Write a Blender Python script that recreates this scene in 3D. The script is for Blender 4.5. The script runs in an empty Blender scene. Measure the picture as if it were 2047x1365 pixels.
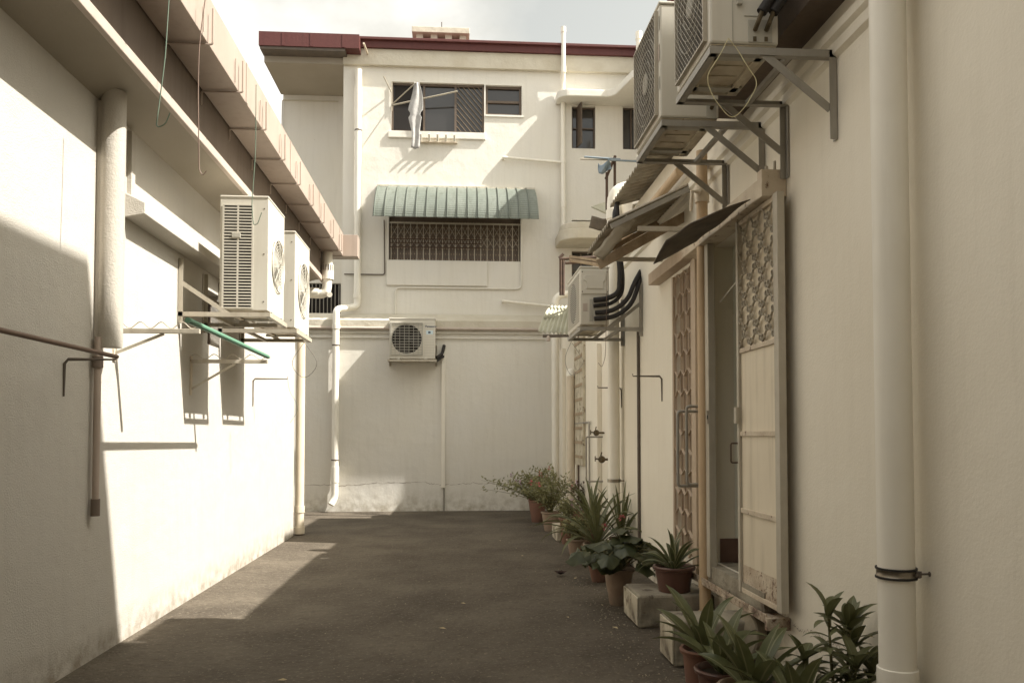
import bpy, math, random
from mathutils import Vector, Matrix
R = math.radians
rnd = random.Random(7)
sc = bpy.context.scene
C = sc.collection
# ------------------------------------------------------------------ camera, sky, sun, exposure
FPX, CX, CY, YAW, PITCH, EYE = 1592.0, 1023.5, 817.0, 0.0687, 0.0332, 1.6
cd = bpy.data.cameras.new('camera'); cam = bpy.data.objects.new('camera', cd); C.objects.link(cam)
cd.sensor_width = 36; cd.lens = FPX / 2047 * 36; cd.shift_y = (CY - 682.5) / 2047
cd.clip_end = 2000; cd.clip_start = 0.05
cam.location = (0, 0, EYE); cam.rotation_euler = (math.pi / 2 + PITCH, 0, -YAW)
sc.camera = cam
SUN = Vector((-1.0, 0.27, -1.18)).normalized()
sd = bpy.data.lights.new('sun', 'SUN'); so = bpy.data.objects.new('sun', sd); C.objects.link(so)
sd.energy = 4.2; sd.angle = R(0.5); sd.color = (1.0, 0.955, 0.885)
so.rotation_euler = SUN.to_track_quat('-Z', 'Y').to_euler(); so.location = (30, -8, 36)
w = bpy.data.worlds.new('World'); sc.world = w; w.use_nodes = True
nt = w.node_tree; nt.nodes.clear()
def wn(t, **k):
    n = nt.nodes.new(t)
    for a, b in k.items(): setattr(n, a, b)
    return n
sky = wn('ShaderNodeTexSky', sky_type='NISHITA', sun_disc=False, sun_elevation=R(48.7), sun_rotation=R(105))
sky.air_density = 1.3; sky.dust_density = 4.0
hs = wn('ShaderNodeHueSaturation'); hs.inputs['Saturation'].default_value = 0.22; hs.inputs['Value'].default_value = 0.74
tint = wn('ShaderNodeMix', data_type='RGBA', blend_type='MULTIPLY'); tint.inputs[0].default_value = 1
tint.inputs[7].default_value = (0.95, 0.93, 0.83, 1)
tc = wn('ShaderNodeTexCoord'); mp = wn('ShaderNodeMapping'); mp.inputs['Scale'].default_value = (1.0, 1.0, 1.6)
mp.inputs['Location'].default_value = (0.35, 0.2, 0.1)
nz = wn('ShaderNodeTexNoise'); nz.inputs['Scale'].default_value = 1.7; nz.inputs['Detail'].default_value = 9; nz.inputs['Roughness'].default_value = 0.52
rp = wn('ShaderNodeValToRGB'); rp.color_ramp.elements[0].position = 0.33; rp.color_ramp.elements[1].position = 0.47
cm = wn('ShaderNodeMix', data_type='RGBA'); cn = wn('ShaderNodeTexNoise'); cn.inputs['Scale'].default_value = 3.5; cn.inputs['Detail'].default_value = 8; L_ = nt.links.new; L_(mp.outputs[0], cn.inputs['Vector'])
cr_ = wn('ShaderNodeValToRGB'); cr_.color_ramp.elements[0].position = .36; cr_.color_ramp.elements[0].color = (.60,.585,.53,1); cr_.color_ramp.elements[1].position = .58; cr_.color_ramp.elements[1].color = (1,.985,.94,1); L_(cn.outputs['Fac'], cr_.inputs[0])
ck_ = wn('ShaderNodeMix', data_type='RGBA', blend_type='MULTIPLY'); ck_.inputs[0].default_value = 1; L_(cr_.outputs[0], ck_.inputs[6]); ck_.inputs[7].default_value = (4.6, 4.6, 4.6, 1); L_(ck_.outputs[2], cm.inputs[7])
bg = wn('ShaderNodeBackground'); bg.inputs['Strength'].default_value = 0.125
wo = wn('ShaderNodeOutputWorld')
L = nt.links.new
L(sky.outputs[0], hs.inputs['Color']); L(hs.outputs[0], tint.inputs[6]); L(tc.outputs['Generated'], mp.inputs[0]); L(mp.outputs[0], nz.inputs['Vector'])
sx_ = wn('ShaderNodeSeparateXYZ'); L(tc.outputs['Generated'], sx_.inputs[0])
ma = wn('ShaderNodeMath', operation='MULTIPLY_ADD'); L(sx_.outputs[0], ma.inputs[0]); ma.inputs[1].default_value = -1.1; L(nz.outputs['Fac'], ma.inputs[2])
L(ma.outputs[0], rp.inputs[0]); L(rp.outputs[0], cm.inputs[0]); L(tint.outputs[2], cm.inputs[6]); L(cm.outputs[2], bg.inputs['Color']); L(bg.outputs[0], wo.inputs[0])
vs = sc.view_settings; vs.view_transform = 'Standard'; vs.look = 'None'; vs.exposure = 1.36; vs.gamma = 1
sc.cycles.max_bounces = 10; sc.cycles.diffuse_bounces = 6
# ------------------------------------------------------------------ measuring: a photo pixel on a real plane
fwd = Vector((math.sin(YAW) * math.cos(PITCH), math.cos(YAW) * math.cos(PITCH), math.sin(PITCH)))
rgt = Vector((math.cos(YAW), -math.sin(YAW), 0)); upv = rgt.cross(fwd)
EY = Vector((0, 0, EYE))
def ray(px, py): return fwd * FPX + rgt * (px - CX) - upv * (py - CY)
def onX(px, py, X): d = ray(px, py); return EY + d * (X / d.x)
def at(px, py, Y): d = ray(px, py); return EY + d * (Y / d.y)
def onZ(px, py, Z): d = ray(px, py); return EY + d * ((Z - EYE) / d.z)
XL, XR, F1, F2 = -2.6, 2.15, 17.0, 17.3
def yR(px, X=None): return onX(px, 870, XR if X is None else X).y
def yL(px, X=None): return onX(px, 870, XL if X is None else X).y
# ------------------------------------------------------------------ mesh builder
ORG = {}
class MB:
    def __init__(s): s.v = []; s.f = []; s.uv = []; s.sm = []
    def face(s, ids, uv=None, sm=False): s.f.append(tuple(ids)); s.uv.append(uv); s.sm.append(sm)
    def quad(s, a, b, c, d, uv=None, sm=False):
        n = len(s.v); s.v += [Vector(a), Vector(b), Vector(c), Vector(d)]; s.face((n, n+1, n+2, n+3), uv, sm); return s
    def tri(s, a, b, c):
        n = len(s.v); s.v += [Vector(a), Vector(b), Vector(c)]; s.face((n, n+1, n+2)); return s
    def obox(s, c, a, b, d):
        c, a, b, d = Vector(c), Vector(a), Vector(b), Vector(d); n = len(s.v)
        if a.cross(b).dot(d) < 0: a = -a
        for k in (-1, 1):
            for j in (-1, 1):
                for i in (-1, 1): s.v.append(c + a*i + b*j + d*k)
        for q in ((0,2,3,1),(4,5,7,6),(0,1,5,4),(2,6,7,3),(0,4,6,2),(1,3,7,5)): s.face([n+i for i in q])
        return s
    def box(s, x0, x1, y0, y1, z0, z1):
        return s.obox(((x0+x1)/2,(y0+y1)/2,(z0+z1)/2),((x1-x0)/2,0,0),(0,(y1-y0)/2,0),(0,0,(z1-z0)/2))
    def bar(s, p, q, w=.03, h=.03, up=(0,0,1)):
        p, q = Vector(p), Vector(q); d = q - p; u = Vector(up)
        if abs(d.normalized().dot(u)) > .95: u = Vector((0,1,0))
        sd_ = d.cross(u).normalized(); u2 = sd_.cross(d).normalized()
        return s.obox((p+q)/2, d/2, sd_*w/2, u2*h/2)
    def angle(s, p, q, a=.04, t=.005, up=(0,0,1), side=(1,0,0)):
        p, q, u, v = Vector(p), Vector(q), Vector(up), Vector(side)
        d = (q-p)/2; c = (p+q)/2
        s.obox(c + u*a/2, d, u*a/2, v*t/2); s.obox(c + v*(a/2+t/2) + u*t/2, d, v*(a/2-t/2), u*t/2); return s
    def tube(s, pts, r=.01, n=8, cap=True):
        pts = [Vector(p) for p in pts]; m = len(pts); rr = r if isinstance(r, (list, tuple)) else [r]*m
        ref = None; base = len(s.v)
        for i, p in enumerate(pts):
            t = (pts[min(i+1, m-1)] - pts[max(i-1, 0)]).normalized()
            if ref is None: ref = Vector((0,0,1)) if abs(t.z) < .9 else Vector((1,0,0))
            a = (ref - t*ref.dot(t)); a = a.normalized() if a.length > 1e-6 else t.orthogonal().normalized()
            ref = a; b = t.cross(a)
            for k in range(n):
                an = 2*math.pi*k/n; s.v.append(p + (a*math.cos(an) + b*math.sin(an))*rr[i])
        for i in range(m-1):
            for k in range(n):
                k2 = (k+1) % n; s.face((base+i*n+k, base+i*n+k2, base+(i+1)*n+k2, base+(i+1)*n+k), None, True)
        if cap:
            s.face([base+k for k in range(n)][::-1]); s.face([base+(m-1)*n+k for k in range(n)])
        return s
    def lathe(s, prof, c=(0,0,0), n=28, ax=None):
        c = Vector(c); base = len(s.v); m = len(prof)
        if ax is None: A, B, D = Vector((1,0,0)), Vector((0,1,0)), Vector((0,0,1))
        else:
            D = Vector(ax).normalized(); A = D.orthogonal().normalized(); B = D.cross(A)
        for r, z in prof:
            for k in range(n):
                an = 2*math.pi*k/n; s.v.append(c + (A*math.cos(an)+B*math.sin(an))*r + D*z)
        for i in range(m-1):
            for k in range(n):
                k2 = (k+1) % n; s.face((base+i*n+k, base+i*n+k2, base+(i+1)*n+k2, base+(i+1)*n+k), None, True)
        return s
    def prism(s, poly, a, b, f):
        """poly: list of 2D points; f(u,v,t)->3D; extruded from t=a to t=b"""
        n = len(s.v); m = len(poly)
        for t in (a, b):
            for u, v in poly: s.v.append(Vector(f(u, v, t)))
        for i in range(m):
            j = (i+1) % m; s.face((n+i, n+j, n+m+j, n+m+i))
        s.face([n+i for i in range(m)][::-1]); s.face([n+m+i for i in range(m)]); return s
    def grid(s, fn, nu, nv, sm=True, uv=False):
        n = len(s.v)
        for i in range(nu+1):
            for j in range(nv+1): s.v.append(Vector(fn(i/nu, j/nv)))
        for i in range(nu):
            for j in range(nv):
                q = (n+i*(nv+1)+j, n+(i+1)*(nv+1)+j, n+(i+1)*(nv+1)+j+1, n+i*(nv+1)+j+1)
                s.face(q, [(i/nu,j/nv),((i+1)/nu,j/nv),((i+1)/nu,(j+1)/nv),(i/nu,(j+1)/nv)] if uv else None, sm)
        return s
    def build(s, name, mat, parent=None, bevel=0, solid=0, org=None):
        o3 = Vector(org) if org is not None else (ORG[parent.name] if parent else Vector((0,0,0)))
        me = bpy.data.meshes.new(name); me.from_pydata([tuple(v - o3) for v in s.v], [], s.f)
        if any(u is not None for u in s.uv):
            l = me.uv_layers.new(name='UVMap').data; k = 0
            for f, u in zip(s.f, s.uv):
                for i in range(len(f)):
                    l[k].uv = u[i] if u else (0.5, 0.5); k += 1
        me.polygons.foreach_set('use_smooth', s.sm)
        me.materials.append(mat); me.update()
        if any(s.sm) and not any(u is not None for u in s.uv) and 'leaf' not in mat.name: me.set_sharp_from_angle(angle=R(38))
        o = bpy.data.objects.new(name, me); C.objects.link(o)
        if parent: o.parent = parent
        elif org is not None: o.location = o3
        ORG[o.name] = o3
        if solid:
            md = o.modifiers.new('solid', 'SOLIDIFY'); md.thickness = solid; md.offset = 0
        if bevel:
            md = o.modifiers.new('bevel', 'BEVEL'); md.width = bevel; md.segments = 2; md.limit_method = 'ANGLE'; md.angle_limit = R(50)
        return o
def tag(o, label, cat, group=None, kind=None):
    o['label'] = label; o['category'] = cat
    if group: o['group'] = group
    if kind: o['kind'] = kind
    return o
def thing(name, loc, label, cat, group=None):
    o = bpy.data.objects.new(name, None); C.objects.link(o); o.location = loc; o.empty_display_size = .1
    ORG[o.name] = Vector(loc); return tag(o, label, cat, group)
def struct(o): o['kind'] = 'structure'; return o
def fillet(pts, r=.05, n=5):
    pts = [Vector(p) for p in pts]; out = [pts[0]]
    for i in range(1, len(pts)-1):
        a, b, c = pts[i-1], pts[i], pts[i+1]
        d1, d2 = (a-b), (c-b); rr = min(r, d1.length*.49, d2.length*.49)
        p, q = b + d1.normalized()*rr, b + d2.normalized()*rr
        for k in range(n+1):
            t = k/n; out.append(p*(1-t)**2 + b*2*t*(1-t) + q*t*t)
    out.append(pts[-1]); return out
# ------------------------------------------------------------------ materials
def mat(name, col, rough=.6, metal=0, bump=None, mott=None, spec=.4, streak=0, pits=0, flake=None, dirt=None, alpha=None):
    """bump=(scale,strength,detail)  mott=(scale,colour,amount)  flake=(scale,threshold,colour)  dirt=(height,colour): splash stain above the ground"""
    m = bpy.data.materials.new(name); m.use_nodes = True; t = m.node_tree; N = t.nodes; K = t.links.new
    p = N['Principled BSDF']; p.inputs['Roughness'].default_value = rough; p.inputs['Metallic'].default_value = metal
    p.inputs['Specular IOR Level'].default_value = spec
    tcn = N.new('ShaderNodeTexCoord'); src = tcn.outputs['Object']
    rgb = N.new('ShaderNodeRGB'); rgb.outputs[0].default_value = (*col, 1); cur = rgb.outputs[0]
    def noise(scale, detail=4, vec=src, rough_=.55):
        n = N.new('ShaderNodeTexNoise'); n.inputs['Scale'].default_value = scale; n.inputs['Detail'].default_value = detail
        n.inputs['Roughness'].default_value = rough_; K(vec, n.inputs['Vector']); return n.outputs['Fac']
    def ramp(v, a, b):
        r = N.new('ShaderNodeMapRange'); r.inputs['From Min'].default_value = a; r.inputs['From Max'].default_value = b; K(v, r.inputs['Value']); return r.outputs[0]
    def mul(a, b):
        r = N.new('ShaderNodeMath'); r.operation = 'MULTIPLY'
        for i, x in enumerate((a, b)):
            if isinstance(x, (int, float)): r.inputs[i].default_value = x
            else: K(x, r.inputs[i])
        return r.outputs[0]
    def mix(fac, a, b):
        x = N.new('ShaderNodeMix'); x.data_type = 'RGBA'; K(a, x.inputs[6])
        if isinstance(fac, (int, float)): x.inputs[0].default_value = fac
        else: K(fac, x.inputs[0])
        if isinstance(b, tuple): x.inputs[7].default_value = (*b, 1)
        else: K(b, x.inputs[7])
        return x.outputs[2]
    if mott: cur = mix(mul(ramp(noise(mott[0], 5), .35, .72), mott[2]), cur, mott[1])
    if streak:
        mpn = N.new('ShaderNodeMapping'); mpn.inputs['Scale'].default_value = (5, 5, .35); K(src, mpn.inputs[0])
        cur = mix(mul(ramp(noise(2.2, 6, mpn.outputs[0], .6), .50, .80), streak), cur, (col[0]*.42, col[1]*.38, col[2]*.30))
    if pits:
        cur = mix(mul(ramp(noise(9, 8, rough_=.7), .70, .76), pits), cur, (col[0]*.35, col[1]*.32, col[2]*.28))
    if flake: cur = mix(ramp(noise(flake[0], 8, rough_=.68), flake[1], flake[1]+.05), cur, flake[2])
    if dirt:
        sx = N.new('ShaderNodeSeparateXYZ'); g = N.new('ShaderNodeNewGeometry'); K(g.outputs['Position'], sx.inputs[0])
        hgt = ramp(sx.outputs['Z'], dirt[0], dirt[2] if len(dirt) > 2 else 0.0); cur = mix(mul(hgt, ramp(noise(6, 7, rough_=.65), .40, .66)), cur, dirt[1])
    K(cur, p.inputs['Base Color'])
    if bump:
        b = N.new('ShaderNodeBump'); b.inputs['Strength'].default_value = bump[1]; b.inputs['Distance'].default_value = .01
        K(noise(bump[0], bump[2] if len(bump) > 2 else 5, rough_=.6), b.inputs['Height']); last = b
        if len(bump) > 3:
            b2 = N.new('ShaderNodeBump'); b2.inputs['Strength'].default_value = bump[4]; b2.inputs['Distance'].default_value = .03
            K(noise(bump[3], 3), b2.inputs['Height']); K(b2.outputs[0], b.inputs['Normal'])
        K(last.outputs[0], p.inputs['Normal'])
    return m
WALL = (.77, .72, .61)
M = {}
M['plaster'] = mat('painted_plaster', WALL, .75, bump=(60, .25, 6, 2.2, .35), mott=(.9, (.69,.63,.51), .55), streak=.10, pits=.5, dirt=(.40, (.30,.26,.19)))
M['plaster_left'] = mat('rough_render', (.51,.48,.425), .8, bump=(85, .6, 5, 3.0, .45), mott=(1.1, (.50,.46,.395), .6), streak=.10, pits=.35, dirt=(.30, (.24,.20,.145)))
M['plaster_rear'] = mat('cream_render', (.70,.675,.615), .75, bump=(45, .3, 5, 2.5, .5), mott=(.8, (.69,.65,.55), .6), streak=.12, pits=.45, dirt=(.5, (.40,.36,.28)))
M['plaster_dull'] = mat('dull_render', (.56,.52,.43), .8, bump=(25, .5, 6, 6, .5), mott=(3, (.46,.41,.31), .7), pits=.7)
M['column'] = mat('textured_column_render', (.47,.435,.375), .8, bump=(90, .5, 3, 30, .1), mott=(3, (.41,.37,.31), .4))
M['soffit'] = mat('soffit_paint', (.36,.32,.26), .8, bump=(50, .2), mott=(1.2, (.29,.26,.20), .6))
M['fascia'] = mat('brown_fascia_paint', (.17,.13,.10), .7, bump=(40, .3), mott=(2, (.13,.10,.08), .6), streak=.4)
M['strip'] = mat('pinkish_edge_paint', (.46,.39,.33), .7, bump=(40, .4), mott=(5, (.36,.3,.25), .6))
M['gutter'] = mat('pinkish_gutter_metal', (.40,.325,.27), .5, bump=(12, .15), mott=(1.6, (.33,.26,.21), .7), streak=.3, spec=.5)
M['asphalt'] = mat('asphalt', (.072,.058,.042), .9, bump=(55, 1.0, 8, 9, 1.0), mott=(1.1, (.135,.112,.083), 1.0), flake=(30, .565, (.165,.14,.105)), streak=.5, spec=.3)
M['steel'] = mat('grey_galvanised_steel', (.34,.32,.28), .5, metal=.25, bump=(30, .15), mott=(4, (.25,.23,.19), .7), streak=.3)
M['steel_cream'] = mat('cream_painted_steel', (.46,.42,.34), .5, bump=(30, .2), mott=(5, (.34,.29,.22), .6), streak=.4)
M['rust'] = mat('rusty_steel', (.075,.05,.038), .85, bump=(60, .6), mott=(9, (.13,.08,.05), .7))
M['darksteel'] = mat('dark_steel', (.10,.085,.07), .6, bump=(60, .3), mott=(8, (.16,.12,.09), .6))
M['acw'] = mat('air_conditioner_enamel', (.60,.57,.49), .42, bump=(8, .05), mott=(2.5, (.54,.50,.42), .6), streak=.15, spec=.5)
M['acgrey'] = mat('air_conditioner_grey', (.42,.40,.34), .5, mott=(3, (.33,.31,.26), .6))
M['acunder'] = mat('stained_base_metal', (.58,.52,.40), .5, metal=.2, mott=(7, (.36,.29,.20), .8), flake=(9, .62, (.22,.13,.08)))
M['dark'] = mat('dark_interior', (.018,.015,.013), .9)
M['darkfan'] = mat('fan_black', (.04,.035,.03), .6)
M['pvc'] = mat('white_pvc', (.80,.765,.675), .5, bump=(3, .06), mott=(2.5, (.70,.65,.54), .5), streak=.18, spec=.5)
M['pvcold'] = mat('aged_cream_pvc', (.66,.58,.45), .45, bump=(6, .1), mott=(3, (.52,.44,.33), .6), streak=.45)
M['orange'] = mat('ochre_pipe', (.52,.38,.235), .5, bump=(10, .1), mott=(3, (.42,.30,.18), .6), streak=.35)
M['rubber'] = mat('black_insulation', (.025,.022,.02), .75, bump=(60, .5))
M['redroof'] = mat('red_painted_fascia', (.095,.028,.024), .6, bump=(20, .3), mott=(2, (.09,.022,.02), .6), streak=.4)
M['green'] = mat('green_awning_metal', (.145,.165,.138), .5, bump=(15, .15), mott=(2.5, (.205,.222,.19), .7), streak=.5)
M['palegreen'] = mat('pale_green_sheet', (.46,.45,.35), .6, bump=(15, .2), mott=(5, (.3,.29,.21), .7))
M['sheet'] = mat('weathered_corrugated_sheet', (.40,.36,.28), .7, bump=(20, .3), mott=(3, (.22,.18,.13), .85), streak=.7)
M['darksheet'] = mat('blackened_sheet', (.12,.10,.078), .85, bump=(14, .8), mott=(6, (.20,.17,.13), .8))
M['wood'] = mat('weathered_wood', (.40,.31,.21), .8, bump=(50, .5), mott=(8, (.22,.16,.10), .8), streak=.8)
M['glass'] = mat('dark_window_glass', (.03,.028,.026), .08, spec=.8)
M['brownframe'] = mat('brown_window_frame', (.10,.075,.055), .5, mott=(6, (.15,.11,.08), .6))
M['door'] = mat('cream_door_panel', (.68,.60,.46), .5, bump=(14, .15), mott=(2.5, (.60,.52,.39), .6), streak=.45, pits=.3)
M['rustpaint'] = mat('cream_paint_over_rust', (.60,.52,.40), .7, bump=(40, .8), flake=(14, .60, (.15,.085,.05)), mott=(7, (.42,.33,.24), .7))
M['rustheavy'] = mat('rust_eaten_cream_paint', (.60,.52,.40), .7, bump=(40, .8), flake=(26, .55, (.14,.08,.05)), mott=(7, (.38,.27,.18), .8), dirt=(.66, (.10,.055,.035), .40))
M['beigegate'] = mat('beige_gate_paint', (.47,.37,.27), .6, bump=(30, .2), mott=(4, (.38,.29,.2), .6), streak=.3)
M['beigegrille'] = mat('pale_beige_grille_paint', (.62,.51,.39), .6, mott=(6, (.5,.4,.3), .5))
M['brownback'] = mat('brown_backing_board', (.23,.17,.115), .7, mott=(3, (.17,.12,.08), .7), streak=.4)
M['interior'] = mat('grey_green_inner_wall', (.82,.81,.72), .8, bump=(30, .5), mott=(2, (.72,.71,.62), .6), pits=.5)
M['tile'] = mat('dark_red_skirting_tile', (.13,.075,.055), .5, mott=(8, (.2,.12,.09), .6))
M['concrete'] = mat('stained_concrete', (.34,.31,.24), .9, bump=(35, .8, 7, 5, .6), mott=(3.5, (.17,.14,.10), 1.0), flake=(5, .56, (.12,.095,.07)), dirt=(.34, (.06,.048,.036)))
M['whitewash'] = mat('flaking_whitewash', (.58,.53,.41), .9, bump=(35, .8, 7, 5, .6), streak=1.0, mott=(5, (.34,.29,.21), .9), flake=(9, .56, (.20,.16,.11)), dirt=(.26, (.10,.08,.06)))
M['terra'] = mat('terracotta', (.165,.085,.06), .75, bump=(30, .3), mott=(6, (.24,.12,.08), .7), dirt=(.12, (.12,.08,.06)))
M['terrapale'] = mat('faded_terracotta', (.24,.165,.115), .8, bump=(30, .4), mott=(5, (.33,.27,.20), .8), dirt=(.12, (.16,.12,.09)))
M['maroon'] = mat('brown_glazed_pot', (.11,.055,.04), .4, bump=(20, .15), mott=(5, (.11,.05,.04), .6), spec=.5)
M['soil'] = mat('potting_soil', (.045,.032,.022), .95, bump=(50, 1.0))
M['stone'] = mat('round_stone', (.30,.26,.19), .85, bump=(40, .6), mott=(4, (.2,.17,.12), .8), streak=.5)
M['stem'] = mat('plant_stem', (.14,.13,.06), .7)
M['cloth'] = mat('grey_laundry_cloth', (.46,.45,.43), .9, bump=(14, .8), mott=(6, (.25,.24,.23), .8))
M['bamboo'] = mat('grey_pole', (.42,.38,.30), .6, mott=(9, (.3,.26,.2), .6))
M['blue'] = mat('faded_blue_pole', (.16,.21,.25), .6, mott=(9, (.25,.27,.27), .6))
M['greenpole'] = mat('green_pole', (.12,.25,.17), .5, streak=.3)
M['wiregreen'] = mat('green_wire', (.11,.155,.11), .6)
M['wirebrown'] = mat('brown_wire', (.17,.115,.085), .6)
M['wireyellow'] = mat('yellow_wire', (.62,.56,.33), .6)
M['ink'] = mat('blue_grey_print', (.07,.09,.13), .5)
M['sticker'] = mat('pale_blue_sticker', (.55,.66,.70), .5)
M['brass'] = mat('tarnished_brass', (.10,.08,.05), .5, metal=.6, mott=(20, (.2,.15,.09), .6))
M['chrome'] = mat('clamp_steel', (.30,.27,.22), .35, metal=.8, mott=(12, (.14,.11,.08), .8))
M['dryleaf'] = mat('dry_leaf', (.42,.34,.2), .9)
M['darkleaf'] = mat('withered_brown_leaf', (.05,.03,.025), .9)
M['pink'] = mat('pink_petals', (.55,.16,.17), .7)
M['mauve'] = mat('mauve_petals', (.42,.26,.36), .7)
def leafmat(name, a, b, edge=None, rib=None, trans=.25):
    m = bpy.data.materials.new(name); m.use_nodes = True; t = m.node_tree; N = t.nodes; K = t.links.new
    p = N['Principled BSDF']; p.inputs['Roughness'].default_value = .42; p.inputs['Specular IOR Level'].default_value = .45
    oi = N.new('ShaderNodeTexCoord'); nz_ = N.new('ShaderNodeTexNoise'); nz_.inputs['Scale'].default_value = 9; nz_.inputs['Detail'].default_value = 3
    K(oi.outputs['Object'], nz_.inputs['Vector'])
    mr = N.new('ShaderNodeMapRange'); mr.inputs['From Min'].default_value = .35; mr.inputs['From Max'].default_value = .65; K(nz_.outputs['Fac'], mr.inputs['Value'])
    mx = N.new('ShaderNodeMix'); mx.data_type = 'RGBA'; mx.inputs[6].default_value = (*a, 1); mx.inputs[7].default_value = (*b, 1); K(mr.outputs[0], mx.inputs[0]); cur = mx.outputs[2]
    uv = N.new('ShaderNodeUVMap'); uv.uv_map = 'UVMap'; sp = N.new('ShaderNodeSeparateXYZ'); K(uv.outputs[0], sp.inputs[0])
    sb = N.new('ShaderNodeMath'); sb.operation = 'SUBTRACT'; K(sp.outputs[0], sb.inputs[0]); sb.inputs[1].default_value = .5
    ab = N.new('ShaderNodeMath'); ab.operation = 'ABSOLUTE'; K(sb.outputs[0], ab.inputs[0])
    for c, lo, hi in ((edge, .36, .42), (rib, .07, .03)):
        if c:
            r = N.new('ShaderNodeMapRange'); r.inputs['From Min'].default_value = lo; r.inputs['From Max'].default_value = hi; K(ab.outputs[0], r.inputs['Value'])
            x = N.new('ShaderNodeMix'); x.data_type = 'RGBA'; K(r.outputs[0], x.inputs[0]); K(cur, x.inputs[6]); x.inputs[7].default_value = (*c, 1); cur = x.outputs[2]
    K(cur, p.inputs['Base Color']); tr = N.new('ShaderNodeBsdfTranslucent'); K(cur, tr.inputs['Color'])
    ms = N.new('ShaderNodeMixShader'); ms.inputs[0].default_value = trans; K(p.outputs[0], ms.inputs[1]); K(tr.outputs[0], ms.inputs[2])
    K(ms.outputs[0], N['Material Output'].inputs['Surface']); return m
M['leaf_strap'] = leafmat('striped_strap_leaf', (.088,.100,.040), (.135,.140,.060), rib=(.23,.225,.12))
M['leaf_edge'] = leafmat('variegated_leaf', (.070,.085,.036), (.105,.115,.05), edge=(.28,.27,.15))
M['leaf_lily'] = leafmat('pale_lily_leaf', (.105,.115,.048), (.16,.16,.075), rib=(.19,.2,.1))
M['leaf_broad'] = leafmat('dark_broad_leaf', (.048,.058,.026), (.080,.088,.038))
M['leaf_small'] = leafmat('small_green_leaf', (.19,.195,.085), (.31,.295,.15))
M['leaf_red'] = leafmat('reddish_leaf', (.10,.06,.04), (.12,.11,.05))
# ------------------------------------------------------------------ ground
g = MB(); g.quad((-60,-30,0),(60,-30,0),(60,90,0),(-60,90,0)); struct(g.build('ground', M['asphalt']))
# ------------------------------------------------------------------ walls with openings
def wallsheet(mb, u0, u1, z0, z1, ops, f, depth):
    us = sorted({u0, u1, *[o[0] for o in ops], *[o[1] for o in ops]}); zs = sorted({z0, z1, *[o[2] for o in ops], *[o[3] for o in ops]})
    us = [u for u in us if u0 <= u <= u1]; zs = [z for z in zs if z0 <= z <= z1]
    for i in range(len(us)-1):
        for j in range(len(zs)-1):
            uc, zc = (us[i]+us[i+1])/2, (zs[j]+zs[j+1])/2
            if any(o[0] < uc < o[1] and o[2] < zc < o[3] for o in ops): continue
            mb.quad(f(us[i],zs[j],0), f(us[i+1],zs[j],0), f(us[i+1],zs[j+1],0), f(us[i],zs[j+1],0))
    for a, b, c, d in ops:
        for (p, q) in (((a,c),(a,d)),((a,d),(b,d)),((b,d),(b,c)),((b,c),(a,c))):
            mb.quad(f(*p,0), f(*q,0), f(*q,depth), f(*p,depth))
# ================================================================== LEFT HOUSE
YLN, YLF = -9.0, yL(588)
lw0, lw1 = yL(415), yL(445)
lh = thing('plastered_house', (XL, YLF, 0), 'low cream house on the left with a rough sunlit wall under its eave', 'house')
mb = MB(); winL = (yL(412), yL(437), 2.55, 3.12)
wallsheet(mb, YLN, YLF, 0, 4.03, [winL], lambda u, z, d: (XL-d, u, z), .18)
mb.quad((XL,YLF,0),(-9,YLF,0),(-9,YLF,4.9),(XL,YLF,4.9)); mb.quad((-9,YLF,0),(-9,YLN,0),(-9,YLN,4.9),(-9,YLF,4.9))
mb.quad((XL,YLN,0),(-9,YLN,0),(-9,YLN,4.9),(XL,YLN,4.9))
mb.build('wall', M['plaster_left'], lh)
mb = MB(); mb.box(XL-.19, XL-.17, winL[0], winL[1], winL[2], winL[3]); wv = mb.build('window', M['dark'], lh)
mb = MB(); y0, y1, z0, z1 = winL
for a in ((y0,y0+.04,z0,z1),(y1-.04,y1,z0,z1),(y0+.04,y1-.04,z0,z0+.04),(y0+.04,y1-.04,z1-.04,z1)): mb.box(XL-.14, XL-.10, *a)
mb.build('window_frame', M['brownframe'], wv)
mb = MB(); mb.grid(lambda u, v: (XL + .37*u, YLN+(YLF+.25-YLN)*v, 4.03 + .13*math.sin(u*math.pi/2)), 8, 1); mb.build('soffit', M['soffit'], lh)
mb = MB(); mb.box(-2.235, -2.19, YLN, YLF+.3, 4.11, 4.19)
k = YLN
mb.build('edge_strip', M['strip'], lh, bevel=.006)
mb = MB(); mb.box(-2.30, -2.215, YLN, YLF+.28, 4.19, 4.86); mb.box(-2.6, -2.30, YLF+.01, YLF+.28, 4.17, 4.86); mb.build('fascia', M['fascia'], lh)
mb = MB(); mb.quad((-2.3,YLN,4.93),(-2.3,YLF+.3,4.93),(-6,YLF+.3,6.1),(-6,YLN,6.1)); mb.quad((-6,YLN,6.1),(-6,YLF+.3,6.1),(-9.4,YLF+.3,4.93),(-9.4,YLN,4.93)); mb.build('roof', M['fascia'], lh, solid=.06)
mb = MB(); a0, a1 = yL(238)+.02, yL(470)
mb.prism([(XL, 3.30),(XL+.16,3.33),(XL+.16,3.42),(XL,3.50)], a0, a1, lambda u, v, t: (u, t, v)); mb.build('ledge', M['plaster_left'], lh, bevel=.006)
mb = MB(); mb.box(XL, XL+.035, yL(243)+.02, yL(251)+.02, 3.46, 4.0); mb.build('rough_stub', M['column'], lh)
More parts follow.
